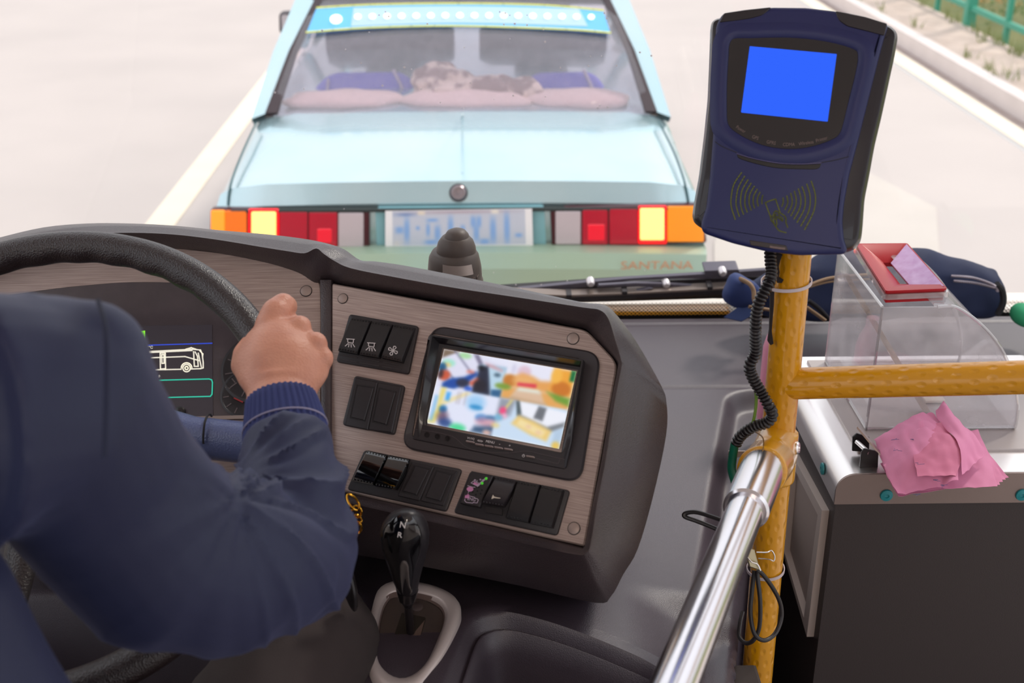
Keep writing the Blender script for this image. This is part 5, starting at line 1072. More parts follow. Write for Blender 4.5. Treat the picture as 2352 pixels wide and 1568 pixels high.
# ================================================================ CARD READER ON THE POST
def c7(x, y): return (1560+x*.38263, y*.38263)
CR = Fr(P(1812, 300, 1.24), cv(.946, -.125, -.25), cv(.10, .99, .0))
RB = mat('reader_blue', '191f52', .45, coat=0, bump=(1800, .1, .0002)); RK = mat('reader_black', '17121a', .3, coat=.3)
rdr = thing('card_reader', CR.pp(1780, 580), 'dark blue card reader with a bright blue screen mounted on top of the yellow post', 'card reader')
back = [(232, 108), (195, 130), (186, 180), (184, 260), (178, 420), (170, 600), (150, 800), (118, 1060), (86, 1230), (78, 1300), (88, 1335), (125, 1366), (300, 1440), (560, 1500), (1000, 1515), (1062, 1490), (1090, 1450), (1100, 1380), (1112, 1200), (1140, 1060), (1172, 880), (1215, 700), (1262, 480), (1295, 330), (1312, 225), (1305, 190), (1262, 150)]
face = [(262, 76), (400, 56), (560, 40), (760, 42), (940, 62), (1120, 100), (1250, 140), (1252, 165), (1235, 210), (1205, 320), (1160, 500), (1115, 680), (1065, 880), (1020, 1050), (990, 1220), (980, 1330), (988, 1430), (1010, 1500), (990, 1524), (720, 1530), (520, 1506), (320, 1458), (150, 1400), (130, 1370), (132, 1325), (160, 1245), (182, 1060), (205, 760), (212, 500), (216, 300), (218, 160), (238, 110)]
bk = [CR.px(*c7(*p), -.012) for p in back]; bk = rpoly(bk, .006, 3)
mb = MB(); mb.loft([[CR.at(u, v, h) for u, v in inset(bk, e)] for h, e in ((-.052, .012), (-.048, .004), (-.030, .001), (-.028, .003), (-.0255, .001), (-.012, .0), (-.006, .003), (-.004, .008))]); mb.build('back_shell', RK, rdr, sharp=40)
fc_ = rpoly([CR.px(*c7(*p), .002) for p in face], .003, 2)
mb = MB(); mb.loft([[CR.at(u, v, h) for u, v in inset(fc_, e)] for h, e in ((-.012, .002), (-.002, .0), (.0005, .0006), (.0022, .0026), (.0028, .006))]); fcb = mb.build('front_shell', RB, rdr, sharp=40)
bez = [(330, 228), (420, 226), (560, 222), (700, 224), (880, 245), (1040, 288), (1075, 330), (1060, 440), (1020, 600), (985, 745), (965, 800), (930, 832), (840, 868), (740, 890), (640, 894), (530, 880), (430, 845), (340, 795), (292, 745), (284, 660), (285, 500), (294, 340), (300, 265)]
b1 = cat2([CR.px(*c7(*p), .004) for p in bez], 3, True); 
if area(b1) < 0: b1 = b1[::-1]
mb = MB(); mb.loft([[CR.at(u, v, h) for u, v in inset(b1, e)] for h, e in ((.002, -.0170), (.0045, -.0125), (.0058, -.0075), (.0055, -.0035), (.0030, .0))], False, False); mb.build('screen_surround', RB, fcb, sharp=60)
mb = MB(); mb.loft([[CR.at(u, v, h) for u, v in inset(b1, e)] for h, e in ((.002, .0), (.0033, .0005))]); gw = mb.build('screen_window', mat('window_black', '120f12', .12, coat=.6), fcb)
mb = MB(); mb.pxprism(CR, [(1722, 106), (1922, 124), (1901, 279), (1702, 258)], .0033, .0042, r=.0008); mb.build('screen', mat('screen_blue', '000000', .9, emit=('3366ff', 1.0), spec=0), gw)
RI = mat('reader_ink', '6e5c58', .6)
for s_, x, y, an in (('Power', 370, 776, -32), ('GPS', 457, 826, -20), ('GPRS', 552, 856, -12), ('CDMA', 658, 868, 0), ('Wireless', 762, 858, 8), ('Printer', 855, 836, 16)):
    u, v = CR.px(*c7(x, y), .0036); text(s_, CR, u, v, .0050, sx=.82, m=RI, parent=gw, w=.0036, ang=math.radians(an+6), ext=.0001)
mb = MB(); mb.pxprism(CR, [c7(*p) for p in cat2([(346, 924), (450, 955), (600, 982), (730, 988), (852, 982)], 4)+[(843, 1005), (825, 1014)]+cat2([(800, 1016), (600, 1010), (470, 985), (370, 955), (350, 940)], 4)], .0022, .0034, bev=.0004); mb.build('card_slot', mat('slot_black', '0b0709', .4), fcb)
mb = MB(); mb.strokes(CR, [[c7(*p) for p in cat2([(346, 922), (450, 952), (600, 979), (730, 984), (852, 978)], 4)]], .0008, .0036); mb.build('slot_edge', mat('slot_rim', '4c4670', .3), fcb)
for l in ([(215, 850), (260, 880), (345, 915)], [(855, 975), (930, 962), (1018, 940)]):
    mb = MB(); mb.strokes(CR, [[c7(*p) for p in cat2(l, 4)]], .0008, .0030, .0002); mb.build('panel_joint', mat('joint_dark', '0a0c24', .5), fcb, sharp=None)
for q in ([(268, 78), (400, 58), (553, 42), (530, 66), (495, 92), (420, 112), (330, 124), (240, 134)], [(938, 64), (1120, 101), (1250, 141), (1240, 185), (1232, 214), (1120, 185), (1010, 158), (965, 128), (946, 96)]):
    mb = MB(); mb.pxprism(CR, [c7(*p) for p in q], .0018, .0036, r=.002, bev=.0006); mb.build('corner_inlay', RK, fcb)
mb = MB(); mb.pxprism(CR, [c7(*p) for p in ((420, 1440), (642, 1472), (655, 1506), (430, 1472))], .0018, .0034, r=.001, bev=.0005); lb = mb.build('label', mat('reader_label', '2c2426', .4), fcb)
mb = MB(); mb.strokes(CR, [[c7(548, 1480), c7(566, 1484)], [c7(575, 1485), c7(590, 1487)], [c7(600, 1489), c7(632, 1492)]], .0022, .0036); mb.build('label_mark', RI, lb, sharp=None)
for y0, y1 in ((1255, 1355),):
    mb = MB(); mb.pxprism(Fr(CR.at(0, 0, 0)+CR.x*.0, CR.x, CR.y), [c7(1094, y0), c7(1106, y0-5), c7(1098, y1-5), c7(1088, y1+5)], -.03, -.011); mb.build('side_port', mat('slot_black', '0b0709', .4), rdr)
# printed emblem: radio waves and a hand with a card
OLV = mat('olive_print', '5c611c', .6)
def c8(x, y): return (1660+x*.12752, 360+y*.12752)
EM = [[(340, 285), (200, 500), (150, 760), (160, 920), (225, 1125)], [(395, 350), (280, 560), (240, 800), (255, 930), (300, 1075)], [(455, 415), (350, 600), (320, 790), (335, 920), (375, 1035)], [(510, 475), (420, 640), (398, 790), (408, 900), (442, 995)], [(568, 530), (490, 670), (475, 800), (485, 880), (512, 958)], [(620, 585), (560, 700), (548, 800), (555, 860), (572, 920)], [(672, 640), (635, 720), (622, 800), (640, 885)], [(722, 695), (705, 770), (708, 845)],
    [(1088, 742), (1090, 820), (1065, 890)], [(1155, 705), (1172, 800), (1160, 870), (1122, 950)], [(1225, 660), (1252, 780), (1240, 880), (1180, 1005)], [(1290, 620), (1325, 760), (1310, 900), (1230, 1062)], [(1362, 578), (1405, 740), (1390, 920), (1285, 1120)], [(1430, 540), (1485, 720), (1470, 940), (1340, 1180)], [(1515, 492), (1575, 720), (1550, 980), (1408, 1245)], [(1595, 440), (1670, 700), (1640, 980), (1475, 1310)],
    [(865, 1090), (780, 860), (785, 820), (940, 765), (965, 800), (1035, 1010)], [(1035, 1010), (1110, 1060), (1140, 1110), (1140, 1180), (1170, 1270)], [(870, 1060), (870, 1135), (905, 1180), (960, 1260), (1020, 1330), (1140, 1365)], [(900, 1090), (920, 1020), (960, 975), (1005, 1010), (1020, 1060), (1080, 1110), (1075, 1155), (1040, 1125), (985, 1080), (950, 1080), (935, 1050), (965, 1030)], [(975, 1110), (940, 1120), (905, 1080)], [(910, 1130), (945, 1240), (975, 1210), (965, 1120)]]
mb = MB(); mb.strokes(CR, [[c8(*p) for p in cat2(l, 4)] for l in EM], .0013, .0031, .0002); mb.build('card_emblem', OLV, fcb, sharp=None)
# bracket joining reader and post
mb = MB(); q = CR.at(.0, -.10, -.05); mb.box((-.03, -.115, -.075), (.03, .0, -.045), .004, CR); mb.build('bracket', RK, rdr)

# ================================================================ CABLES ON THE POST
COR = mat('conduit_black', '1a1517', .35)
cp = cat([P(*q) for q in ((1768, 560, 1.30), (1770, 600, 1.295), (1772, 630, 1.29), (1764, 655, 1.285), (1745, 690, 1.285), (1737, 725, 1.29), (1735, 770, 1.30), (1735, 810, 1.31), (1722, 838, 1.315), (1728, 865, 1.32), (1748, 900, 1.325), (1765, 930, 1.325), (1774, 952, 1.33), (1762, 970, 1.335), (1730, 980, 1.345), (1702, 1000, 1.355), (1690, 1020, 1.36))], 14)
L_ = [0]
for a, b in zip(cp, cp[1:]): L_.append(L_[-1]+(b-a).length)
n_ = int(L_[-1]/.00085); q = []; rr_ = []
for i in range(n_):
    t = L_[-1]*i/(n_-1); j = min(max(np.searchsorted(L_, t)-1, 0), len(cp)-2); q.append(cp[j].lerp(cp[j+1], (t-L_[j])/(L_[j+1]-L_[j]+1e-9))); ph = (t/.0042) % 1; rr_.append(.0047 if ph > .78 else .0056 + .0011*math.sin(PI*ph/.78))
mb = MB(); mb.tube(q, rr_, 14); tag(mb.build('corrugated_conduit', COR, None, sharp=40, center=True), 'black corrugated conduit winding down the left side of the yellow post', 'cable')
mb = MB(); mb.tube(cat([P(1688, 1018, 1.36), P(1682, 1055, 1.37), P(1681, 1080, 1.375), P(1690, 1112, 1.385), P(1700, 1150, 1.40)], 5), .0050, 12); o = mb.build('green_taped_wire', mat('green_tape', '0f6e55', .35), None, center=True); tag(o, 'green taped wire hanging from the lower end of the conduit', 'cable')
mb = MB(); mb.tube(cat([P(1734, 880, 1.335), P(1737, 920, 1.338), P(1732, 960, 1.342), P(1722, 990, 1.35)], 5), .0017, 8); o = mb.build('earth_wire', mat('earth_wire', '6a8a2a', .4), None, center=True); tag(o, 'thin yellow green wire beside the conduit', 'cable')
ZT = mat('zip_tie_white', 'c0b4b8', .4)
def ziptie(py, r, label, off=V((0, 0, 0)), tilt=.2, stretch=1.0, mt=ZT):
    c = onpole(py)+off; u_ = pax.orthogonal().normalized(); u_ = (RT-pax*RT.dot(pax)).normalized(); v_ = pax.cross(u_); mb = MB(); L = []
    for k in range(48):
        a = 2*PI*k/48; d = u_*math.cos(a)*stretch+v_*math.sin(a); c1 = c+d*r+pax*tilt*r*math.sin(a)*1.0-pax*tilt*.6*r*math.cos(a)*(-1); dn = d.normalized()
        L.append([c1+pax*.0018, c1+dn*.0012+pax*.0018, c1+dn*.0012-pax*.0018, c1-pax*.0018])
    mb.loft(L, False, False, wrap=True); o = mb.build('zip_tie', mt, None, sharp=50, center=True); tag(o, label, 'zip tie', 'zip ties on the yellow post'); return o
ziptie(648, .0215, 'white zip tie holding the conduit to the top of the yellow post', RT*-.0055, .12, 1.24)
ziptie(1305, .0205, 'white zip tie holding the coiled cable and clip low on the post', RT*-.001, .1, 1.06)
# peeled black tape residue on the post
mb = MB(); TP = Fr(onpole(660)-FW*.0155, RT, pax)
tp = [(1777, 582), (1795, 586), (1790, 600), (1787, 612), (1789, 625), (1787, 638), (1798, 643), (1794, 650), (1784, 650), (1778, 640), (1776, 700), (1771, 760), (1775, 790), (1768, 793), (1762, 785), (1766, 760), (1768, 700), (1766, 648), (1772, 620), (1774, 600)]
mb.pxprism(TP, [(x+2, y) for x, y in tp], -.004, .0015, bev=.0005); tag(mb.build('tape_residue', mat('old_tape', '1a1012', .85), None, center=True), 'torn strip of old black tape stuck on the upper post', 'tape')
# coiled thin cable
CB = mat('thin_black_cable', '201b1c', .4)
cc_ = [P(*q) for q in ((1733, 1310, 1.415), (1727, 1360, 1.415), (1724, 1410, 1.415), (1733, 1455, 1.415), (1755, 1470, 1.42), (1780, 1455, 1.43), (1794, 1420, 1.435), (1792, 1385, 1.43), (1775, 1350, 1.42), (1748, 1315, 1.41), (1740, 1320, 1.41), (1746, 1380, 1.41), (1744, 1440, 1.415), (1730, 1470, 1.42), (1712, 1476, 1.435), (1698, 1460, 1.45), (1700, 1430, 1.46), (1706, 1405, 1.47))]
mb = MB(); mb.tube(cat(cc_, 8), .0026, 10); tag(mb.build('coiled_cable', CB, None, center=True), 'coil of thin black cable tied low on the yellow post', 'cable')
mb = MB(); mb.tube(cat([P(*q) for q in ((1672, 1200, 1.36), (1640, 1188, 1.37), (1600, 1176, 1.38), (1576, 1178, 1.385), (1573, 1186, 1.385), (1600, 1196, 1.385), (1640, 1212, 1.38), (1680, 1230, 1.37))], 8), .0026, 10); tag(mb.build('cable_loop', CB, None, center=True), 'loop of thin black cable sticking out left behind the chrome arm', 'cable')
# small binder clip on the post
BCM = mat('clip_brass', 'a79c80', .3, .9)
bc = thing('binder_clip', P(1733, 1290, 1.405), 'small worn brass binder clip held against the yellow post by the lower zip tie', 'clip')
fb = Fr(P(1735, 1290, 1.395), RT, UP); mb = MB(); mb.pxprism(fb, [(1719, 1258), (1733, 1262), (1746, 1310), (1722, 1302), (1714, 1276)], -.004, .004, bev=.001); mb.build('clip_body', BCM, bc)
mb = MB(); mb.tube(cat([P(*q) for q in ((1738, 1268, 1.39), (1762, 1268, 1.385), (1772, 1264, 1.385), (1779, 1276, 1.385), (1777, 1288, 1.385), (1766, 1284, 1.385), (1742, 1282, 1.39))], 5), .0007, 6); mb.build('wire_handle', STEEL, bc)
mb = MB(); mb.tube(cat([P(*q) for q in ((1714, 1275, 1.39), (1726, 1290, 1.385), (1740, 1296, 1.385), (1747, 1310, 1.385))], 5), .0008, 6); mb.build('wire_handle', STEEL, bc)

# ================================================================ FARE BOX
CZ = 1.27
def oz(x, y, z=CZ): p = onz(x, y, z); return p
fy = oz(1945, 1087).y; fx0 = ony(1915, 1155, fy).x; FB_ = CZ-ony(1915, 1155, fy).z; fx1 = .86; by = oz(2000, 818).y
fb_ = thing('fare_box', (.62, (fy+by)/2, FLOORZ), 'tall dark fare box with a stainless steel top standing right of the yellow post', 'fare box')
CAB2 = mat('cabinet_dark_paint', '312928', .55, bump=(500, .25, .0006)); 
mb = MB(); mb.box((fx0+.004, fy+.004, FLOORZ), (fx1-.004, by-.004, CZ-FB_+.002), .003); mb.build('cabinet', CAB2, fb_)
# steel top: rounded over on the left side, flanges down at front and side
r = .024; prof = [(fx0, CZ-FB_), (fx0, CZ-r)]+[(fx0+r-r*math.cos(a), CZ-r+r*math.sin(a)) for a in np.linspace(.15, PI/2, 9)]+[(fx1-r+r*math.sin(a), CZ-r+r*math.cos(a)) for a in np.linspace(0, PI/2-.15, 9)]+[(fx1, CZ-r), (fx1, CZ-FB_)]
mb = MB(); mb.loft([[V((x, y, z)) for x, z in prof] for y in (fy, by)]); mb.build('steel_top', STEEL, fb_, sharp=50)
mb = MB(); mb.loft([[V((x, y, z)) for x, z in [(x, z-.0005) for x, z in prof]] for y in (fy-.0025, fy+.001)]); mb.build('front_flange', mat('flange_steel', '8f817c', .38, .8), fb_, sharp=50)
TEAL = mat('teal_rivet', '177f86', .4)
for x, y in ((2036, 1137), (2347, 1136)):
    p = ony(x, y, fy-.003); mb = MB(); mb.lathe(p, (0, -1, 0), [(.0085, 0), (.008, .002), (.003, .003), (.0025, .0015), (.0001, .001)], 20); mb.build('teal_rivet', TEAL, fb_)
r_ = ray(1890, 1076); p = CAM+r_*((fx0-.001-CAM.x)/r_.x); mb = MB(); mb.lathe(p, (-1, 0, 0), [(.0085, 0), (.008, .002), (.003, .003), (.0025, .0015), (.0001, .001)], 20); mb.build('teal_rivet', TEAL, fb_)
# framed opening on the left side face
SF = Fr(V((fx0, fy+.2, 1.0)), V((0, -1, 0)), V((0, 0, 1)))
SF.n = V((-1, 0, 0))
og = [(1822, 1040), (1887, 1178), (1852, 1458), (1795, 1300)]; og = [(1822, 1030), (1888, 1176), (1853, 1460), (1790, 1255)]
def sfp(pts, x): return [(CAM+ray(a, b)*((x-CAM.x)/ray(a, b).x)) for a, b in pts]
O = sfp([(1815, 1035), (1888, 1172), (1853, 1462), (1790, 1240)], fx0-.006); I = sfp([(1818, 1065), (1878, 1182), (1846, 1418), (1800, 1262)], fx0-.006)
mb = MB(); e = V((.012, 0, 0)); mb.loft([[p+e for p in O], O, I, [p+e*2.4 for p in I]], False, False); mb.build('side_frame', mat('frame_grey', 'bdb1ab', .4, .2), fb_, sharp=30)
mb = MB(); mb.loft([[p+e*.8 for p in I], [p+e for p in I]]); mb.build('side_pocket', mat('pocket_grey', '9a8c86', .6), fb_)
# plate under the hopper
pq = rpoly([(oz(1905, 925).x+.0, oz(2000, 1040).y), (fx1-.06, oz(2000, 1040).y), (fx1-.06, by-.02), (oz(1905, 925).x, by-.02)], .003)
mb = MB(); mb.prism(WLD, pq, CZ, CZ+.004, .001); mb.build('hopper_plate', mat('plate_steel', 'a9a09d', .4, .7), fb_)
# acrylic hopper with a curved right wall
HZ0 = CZ+.004; hx0 = .520; hy0 = 1.485; hy1 = 1.705; 
def ax_(px, py): p = ony(px, py, hy0); return (p.x, p.z)
curve_ = [ax_(*q) for q in ((2188, 703), (2215, 716), (2245, 738), (2275, 768), (2300, 802), (2320, 845), (2332, 885), (2338, 930), (2334, 970), (2326, 1000))]
htop = ax_(2040, 705)[1]; AC = mat_clear('acrylic', (.93, .92, .93), .05, haze=.17, hazecol=(.95, .93, .95)); ACE = mat_clear('acrylic_edge', (.9, .88, .88), .25, haze=.12)
hop = thing('coin_hopper', (.62, 1.6, CZ+.004), 'clear acrylic coin hopper with a curved side on top of the fare box', 'coin hopper')
pf = [(hx0, HZ0), (hx0, htop), (curve_[0][0]-.02, htop)]+curve_[:-1]+[(curve_[-1][0], HZ0)]
XZ = lambda y: Fr(V((0, y, 0)), V((1, 0, 0)), V((0, 0, 1)))
for nm, y in (('front_wall', hy0), ('back_wall', hy1)):
    mb = MB(); mb.prism(XZ(y), pf, -.0015, .0015); mb.build(nm, AC, hop, sharp=30)
mb = MB(); mb.box((hx0-.0015, hy0, HZ0), (hx0+.0015, hy1, htop)); mb.build('left_wall', AC, hop)
cw_ = pf[2:]; mb = MB(); mb.loft([[V((x, y, z)) for x, z in cw_]+[V((x-.0025, y, z-.0015)) for x, z in cw_[::-1]] for y in (hy0, hy1)]); mb.build('curved_wall', AC, hop, sharp=60)
for q0, q1 in (((hx0, hy0, HZ0), (hx0, hy0, htop)), ((hx0, hy1, HZ0), (hx0, hy1, htop)), ((hx0, hy0, htop), (hx0, hy1, htop)), ((hx0, hy0, HZ0+.002), (pf[-1][0], hy0, HZ0+.002)), ((hx0, hy0, HZ0+.002), (hx0, hy1, HZ0+.002))):
    mb = MB(); mb.tube([V(q0), V(q1)], .0022, 6); mb.build('glued_edge', ACE, hop)
mb = MB(); mb.tube([V((x, hy0, z)) for x, z in cat2(cw_, 4)], .0024, 8); mb.build('glued_edge', ACE, hop)
mb = MB(); mb.tube([V((x, hy1, z)) for x, z in cat2(cw_, 4)], .0024, 8); mb.build('glued_edge', ACE, hop)
# sloping inner chute
mb = MB(); a_, b_ = V((hx0+.004, hy0+.02, HZ0+.01)), V((hx0+.085, hy1-.01, HZ0+.11)); q = [V((hx0+.004, hy1-.005, htop-.03)), V((hx0+.012, hy1-.005, htop-.03)), V((hx0+.105, hy0+.06, HZ0+.003)), V((hx0+.095, hy0+.06, HZ0+.003))]
mb.loft([q, [p+V((0, -.014, 0)) for p in q]]); mb.build('chute', mat_clear('chute_acrylic', (.75, .68, .6), .15, haze=.45, hazecol=(.85, .78, .7)), hop)
mb = MB(); p0 = onz(2115, 910, CZ+.006); mb.box((p0.x, p0.y-.02, CZ+.0045), (p0.x+.03, p0.y+.03, CZ+.009), .001); tag(mb.build('paper_scrap', mat('off_white_paper', 'e6dccb', .8), None, center=True), 'small crumpled white ticket scrap lying inside the clear hopper', 'paper')
# red tray with its funnel
REDP = mat('red_plastic', 'a80f1c', .32, spec=.3); tz = HZ0+(htop-HZ0)+.012
TRF = Fr(V((0, 0, tz)), V((1, 0, 0)), V((0, 1, 0)))
to = [TRF.px(*q) for q in ((2035, 668), (2176, 662), (2084, 558), (1966, 559))]; to = rpoly(to, .004, 3)
cen = ((to[0][0]+to[12][0])/2, 0); tin = [TRF.px(*q, -.002) for q in ((2047, 661), (2163, 655), (2077, 563), (1978, 564))]; tin = rpoly(tin, .002, 3)
tb = [onz(*q, tz-.022) for q in ((2067, 655), (2092, 655), (2050, 606), (2028, 606))]; tb = rpoly([(p.x, p.y) for p in tb], .001, 3)
lo_ = inset(to, .002)
mb = MB(); mb.loft([[V((u, v, tz-.018)) for u, v in lo_], [V((u, v, tz-.0035)) for u, v in lo_], [V((u, v, tz-.003)) for u, v in to], [V((u, v, tz)) for u, v in to], [V((u, v, tz-.0005)) for u, v in tin], [V((u, v, tz-.020)) for u, v in tb], [V((u, v, tz-.026)) for u, v in tb]], False, False)
tray = mb.build('red_tray', REDP, hop, sharp=40)
mb = MB(); bx_ = inset(to, -.003); mb.loft([[V((u, v, z)) for u, v in q] for q, z in ((bx_, htop-.0), (bx_, tz-.0045), (inset(bx_, .003), tz-.0045), (inset(bx_, .003), htop))], False, False, wrap=True); mb.build('tray_collar', ACE, hop)
# pink notes stuck in the tray, seen on its right slope
mb = MB(); q = [onz(2168, 658, tz-.0005), onz(2082, 562, tz-.0005), onz(2046, 605, tz-.0175), onz(2090, 657, tz-.0175)]; mb.loft([q, [p+V((0, 0, .0012)) for p in q]]); tag(mb.build('pink_note', mat('lilac_note', 'cdb0d8', .45, var=(60, .4, 'b98fc0')), None, center=True), 'crumpled lilac and pink notes lying in the red tray', 'paper')

# ================================================================ PINK TICKETS AND THEIR CLIP
PKM = mat('pink_paper', 'dc8cb0', .75, var=(25, .9, 'cf7a9f')); PKM.node_tree.nodes['Principled BSDF'].inputs['Roughness'].default_value = .7
def c9(x, y): return (1850+x*.26787, 880+y*.26787)
def pz(x, y, dz): return onz(*c9(x, y), CZ+dz)
def sheet(name, outline, mid, label, mt=PKM, amp=.003, sub=26, th=.0004, crs=None):
    # crumpled sheet: grid between two outlines (left edge list, right edge list)
    A_, B_ = outline; n = sub; m = 25; G_ = []; A_ = cat([V(p) for p in A_], 24//(len(A_)-1)); B_ = cat([V(p) for p in B_], 24//(len(B_)-1))
    A_ = [A_[round(i*(len(A_)-1)/24)] for i in range(m)]; B_ = [B_[round(i*(len(B_)-1)/24)] for i in range(m)]
    for i in range(m):
        l = []
        for j in range(n+1):
            t = j/n; p = A_[i].lerp(B_[i], t); p = p+V((0, 0, mid*math.sin(PI*t)*math.sin(PI*min(1, i/(m-1)*1.1))))
            k = abs(noise.noise(p*42))*amp*2.2+noise.noise(p*95)*amp*.5; p = p+V((noise.noise(p*30)*amp*.5, 0, k)); l.append(p)
        G_.append(l)
    mb = MB(); nn = V((0, -.3, 1)).normalized()*th; vs = [p for l in G_ for p in l]+[p-nn for l in G_ for p in l]; W2 = n+1; K = m*W2; fs = []
    for i in range(m-1):
        for j in range(n): a = i*W2+j; fs += [(a, a+1, a+W2+1, a+W2), (K+a, K+a+W2, K+a+W2+1, K+a+1)]
    for i in range(m-1): fs += [(i*W2, (i+1)*W2, K+(i+1)*W2, K+i*W2), (i*W2+n, K+i*W2+n, K+(i+1)*W2+n, (i+1)*W2+n)]
    for j in range(n): fs += [(j, K+j, K+j+1, j+1), ((m-1)*W2+j, (m-1)*W2+j+1, K+(m-1)*W2+j+1, K+(m-1)*W2+j)]
    mb.add(vs, fs); return mb, fs
tk = thing('pink_tickets', pz(900, 700, .0), 'bundle of crumpled pink paper tickets held by a black bulldog clip on the steel top', 'tickets')
# lower leaves hanging over the front edge
for k in range(5):
    dz = .003+.004*k; f0 = k*6
    mb, _ = sheet('leaf', ([pz(640+f0, 700, dz), pz(800+k*8, 975-k*14, -.012+dz)], [pz(1480, 395+f0, .03), pz(1560, 580, .022), (pz(1745-k*25, 815+k*18, .005+dz*.4))]), .012, '', amp=.002)
    o = mb.build('leaf', PKM, tk, sharp=50)
A = [pz(620, 490, .020), pz(640, 640, .016), pz(720, 800, .018), pz(800, 935, .012)]
mb, _ = sheet('leaf', ([pz(590, 485, .018), pz(620, 600, .016), pz(700, 790, .014), pz(795, 970, .004)], [pz(1000, 265, .050), pz(1130, 300, .055), pz(1280, 560, .050), pz(1310, 850, .03)]), .020, '', amp=.0045, sub=40); mb.build('leaf', PKM, tk, sharp=50)
mb, _ = sheet('leaf', ([pz(1120, 240, .062), pz(1150, 330, .060), pz(1300, 520, .058), pz(1340, 790, .034)], [pz(1180, 165, .07), pz(1260, 262, .066), pz(1430, 450, .052), pz(1565, 600, .036)]), .008, '', amp=.003, sub=22); mb.build('folded_leaf', PKM, tk, sharp=50)
mb, _ = sheet('leaf', ([pz(820, 345, .040), pz(900, 560, .042), pz(960, 800, .034)], [pz(1165, 350, .060), pz(1330, 560, .052), pz(1290, 800, .034)]), .010, '', amp=.0035, sub=30); mb.build('leaf', mat('pink_paper_deep', 'c9708f', .7, var=(25, .9, 'd27d9c')), tk, sharp=50)
mb = MB(); rnd = random.Random(5)
for x, y in ((770, 485), (790, 570), (900, 370), (930, 490), (985, 685), (1110, 825), (1205, 880), (960, 960)):
    c = pz(x, y, .052); mb.tube([c+V((rnd.uniform(-.006, .006), rnd.uniform(-.004, .004), 0)) for _ in range(5)], .0003, 4)
mb.build('pen_marks', mat('pen_ink', '54507c', .6), tk, sharp=None)['kind'] = 'stuff'
bd = thing('bulldog_clip', pz(560, 620, 0), 'black and silver bulldog clip biting the pink tickets on the steel top', 'clip')
cf2 = Fr(pz(500, 700, .0), V((.93, -.36, 0)), V((0, 0, 1)))
for q, yy in (([(400, 580), (404, 462), (440, 430), (548, 462), (545, 590)], .035), ([(465, 720), (478, 590), (505, 560), (600, 580), (626, 600), (620, 722)], .0)):
    o_ = oz(*c9(500, 720)); f = Fr(V((o_.x, o_.y+yy, CZ)), V((1, 0, 0)), V((0, 0, 1))); mb = MB(); mb.pxprism(f, [c9(*p) for p in q], -.0015, .0005, r=.001); mb.build('clip_cheek', BLK, bd)
a, b = ony(*c9(440, 500), oz(*c9(500, 720)).y+.03), ony(*c9(550, 600), oz(*c9(500, 720)).y)
mb = MB(); mb.tube([a, b], .003, 10); mb.build('clip_pin', STEEL, bd)
q = [ony(*c9(*p), oz(*c9(500, 720)).y+w_) for p, w_ in (((438, 385), .03), ((470, 400), .03), ((690, 660), .0), ((665, 655), -.004))]
mb = MB(); mb.loft([q, [p+V((.001, .001, .002)) for p in q]]); mb.build('clip_jaw', mat('clip_steel', 'b0a5a2', .3, .8), bd)

# ================================================================ BAG, GREEN THING AND PINK BOTTLE ON THE SHELF
BAGN = mat('bag_navy', '18264c', .8, bump=(1200, .4, .0006), var=(9, .6, '131c3a')); BGE = mat('bag_webbing', '8d7358', .8, bump=(900, .4, .0006)); BKB = mat('bag_black', '17141a', .7)
bag = thing('navy_bag', P(1950, 735, 2.30), 'navy cloth bag with beige webbing lying along the foot of the windscreen', 'bag')
mb = MB(); mb.tube([P(1716, 690, 2.28), P(1780, 672, 2.27), P(1850, 668, 2.26), P(1960, 652, 2.26), P(2080, 650, 2.27), P(2200, 660, 2.28), P(2285, 672, 2.29)], [(.02, .022), (.04, .045), (.05, .055), (.055, .065), (.055, .062), (.05, .055), (.036, .045)], 24, up=UP)
bb = remesh(mb, 'bag_body', .006, 3); 
for v in bb.vertices: v.co += v.co.normalized()*0+V((noise.noise(v.co*18), noise.noise(v.co*18+V((5, 0, 0))), noise.noise(v.co*14+V((0, 9, 0)))))*.012
bb.polygons.foreach_set('use_smooth', [True]*len(bb.polygons)); link('bag_body', bb, BAGN, bag, sharp=None)
mb = MB(); mb.loft([[P(x, y, d) for x, y, d in l] for l in ([(1662, 728, 2.20), (1700, 702, 2.2), (1735, 700, 2.2), (1745, 712, 2.2), (1703, 737, 2.2)], [(1664, 730, 2.21), (1700, 705, 2.215), (1735, 703, 2.215), (1745, 715, 2.215), (1703, 739, 2.205)])]); mb.build('bag_flap', mat('bag_navy_light', '33487a', .7), bag)
mb = MB(); mb.loft(lumpy(P(1700, 668, 2.2), .032, .03, .030, .3, 30)); mb.build('bag_corner', mat('bag_navy_mid', '25386c', .75), bag, sharp=80)
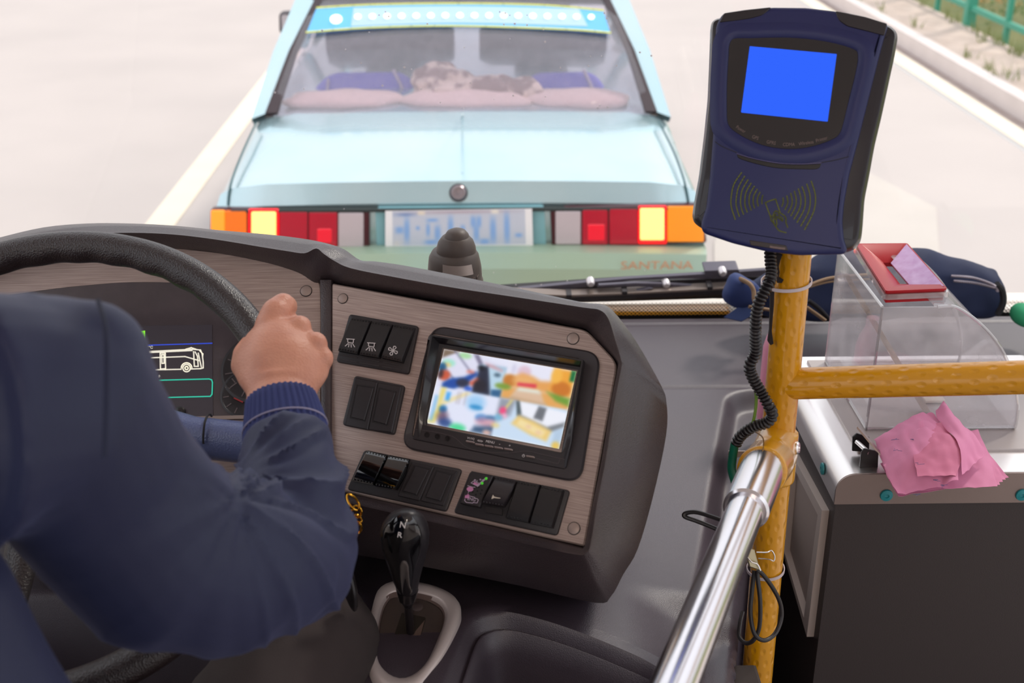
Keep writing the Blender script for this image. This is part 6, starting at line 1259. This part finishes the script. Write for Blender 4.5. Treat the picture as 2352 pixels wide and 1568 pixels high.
for q, rx in (([(1703, 642, 2.19), (1722, 652, 2.17), (1731, 668, 2.17), (1733, 690, 2.17), (1745, 712, 2.19)], (.004, .008)), ([(1858, 655, 2.19), (1900, 640, 2.19), (1950, 634, 2.2), (2010, 630, 2.21)], (.003, .006)), ([(1850, 662, 2.19), (1900, 648, 2.19), (1955, 643, 2.2), (2010, 640, 2.21)], (.002, .004)), ([(1852, 705, 2.18), (1876, 722, 2.18), (1895, 736, 2.18)], (.003, .009)), ([(1720, 704, 2.19), (1760, 710, 2.19), (1800, 718, 2.19)], (.003, .006))):
    mb = MB(); p_ = cat([P(a[0], a[1], a[2]-.022) for a in q], 5); mb.tube(p_, [rx]*len(p_), 10, up=FW); mb.build('webbing', BGE, bag)
mb = MB(); p_ = cat([P(*a) for a in ((1856, 690, 2.17), (1880, 708, 2.17), (1905, 735, 2.17))], 5); mb.tube(p_, [(.004, .012)]*len(p_), 10, up=FW); mb.build('black_strap', BKB, bag)
for q in ([(2185, 634, 2.22), (2235, 638, 2.2), (2280, 654, 2.2), (2292, 668, 2.21)], [(2190, 645, 2.21), (2240, 650, 2.2), (2288, 662, 2.2)]):
    p_ = cat([P(*a) for a in q], 26); mb = MB(); mb.tube(p_, [(.0022+.0008*(i % 2), .003+.0012*(i % 2)) for i in range(len(p_))], 8, up=FW); mb.build('zip', mat('zip_teeth', 'a9a0a8', .35, .7), bag)
mb = MB(); p_ = cat([P(*a) for a in ((2289, 652, 2.2), (2302, 668, 2.21), (2304, 695, 2.22), (2292, 722, 2.23))], 5); mb.tube(p_, .006, 8); mb.build('bag_piping', BKB, bag)
mb = MB(); mb.loft([[P(x, y, d) for x, y, d in l] for l in ([(2172, 602, 2.3), (2215, 625, 2.28), (2290, 640, 2.28), (2285, 650, 2.26), (2200, 632, 2.26), (2168, 610, 2.28)], [(2172, 604, 2.32), (2215, 628, 2.31), (2290, 643, 2.31), (2285, 653, 2.29), (2200, 636, 2.29), (2168, 613, 2.31)])]); mb.build('top_flap', BKB, bag)
mb = MB(); mb.loft(lumpy(P(2356, 724, 2.22), .022, .03, .020, .25, 25)); tag(mb.build('green_pouch', mat('green_cloth', '2d9a6a', .8), None, sharp=80, center=True), 'small green cloth pouch on the shelf at the right edge', 'pouch')
mb = MB(); c = onz(1766, 978, 1.152)+V((0, 0, .089)); mb.lathe(c, V((.0, -.02, 1)), [(.001, -.09), (.018, -.088), (.021, -.07), (.021, .05), (.017, .068), (.010, .085), (.010, .1), (.001, .101)], 28); tag(mb.build('pink_bottle', mat('pink_plastic', 'd58aa2', .35), None, center=True), 'pink bottle half hidden behind the yellow post', 'bottle')
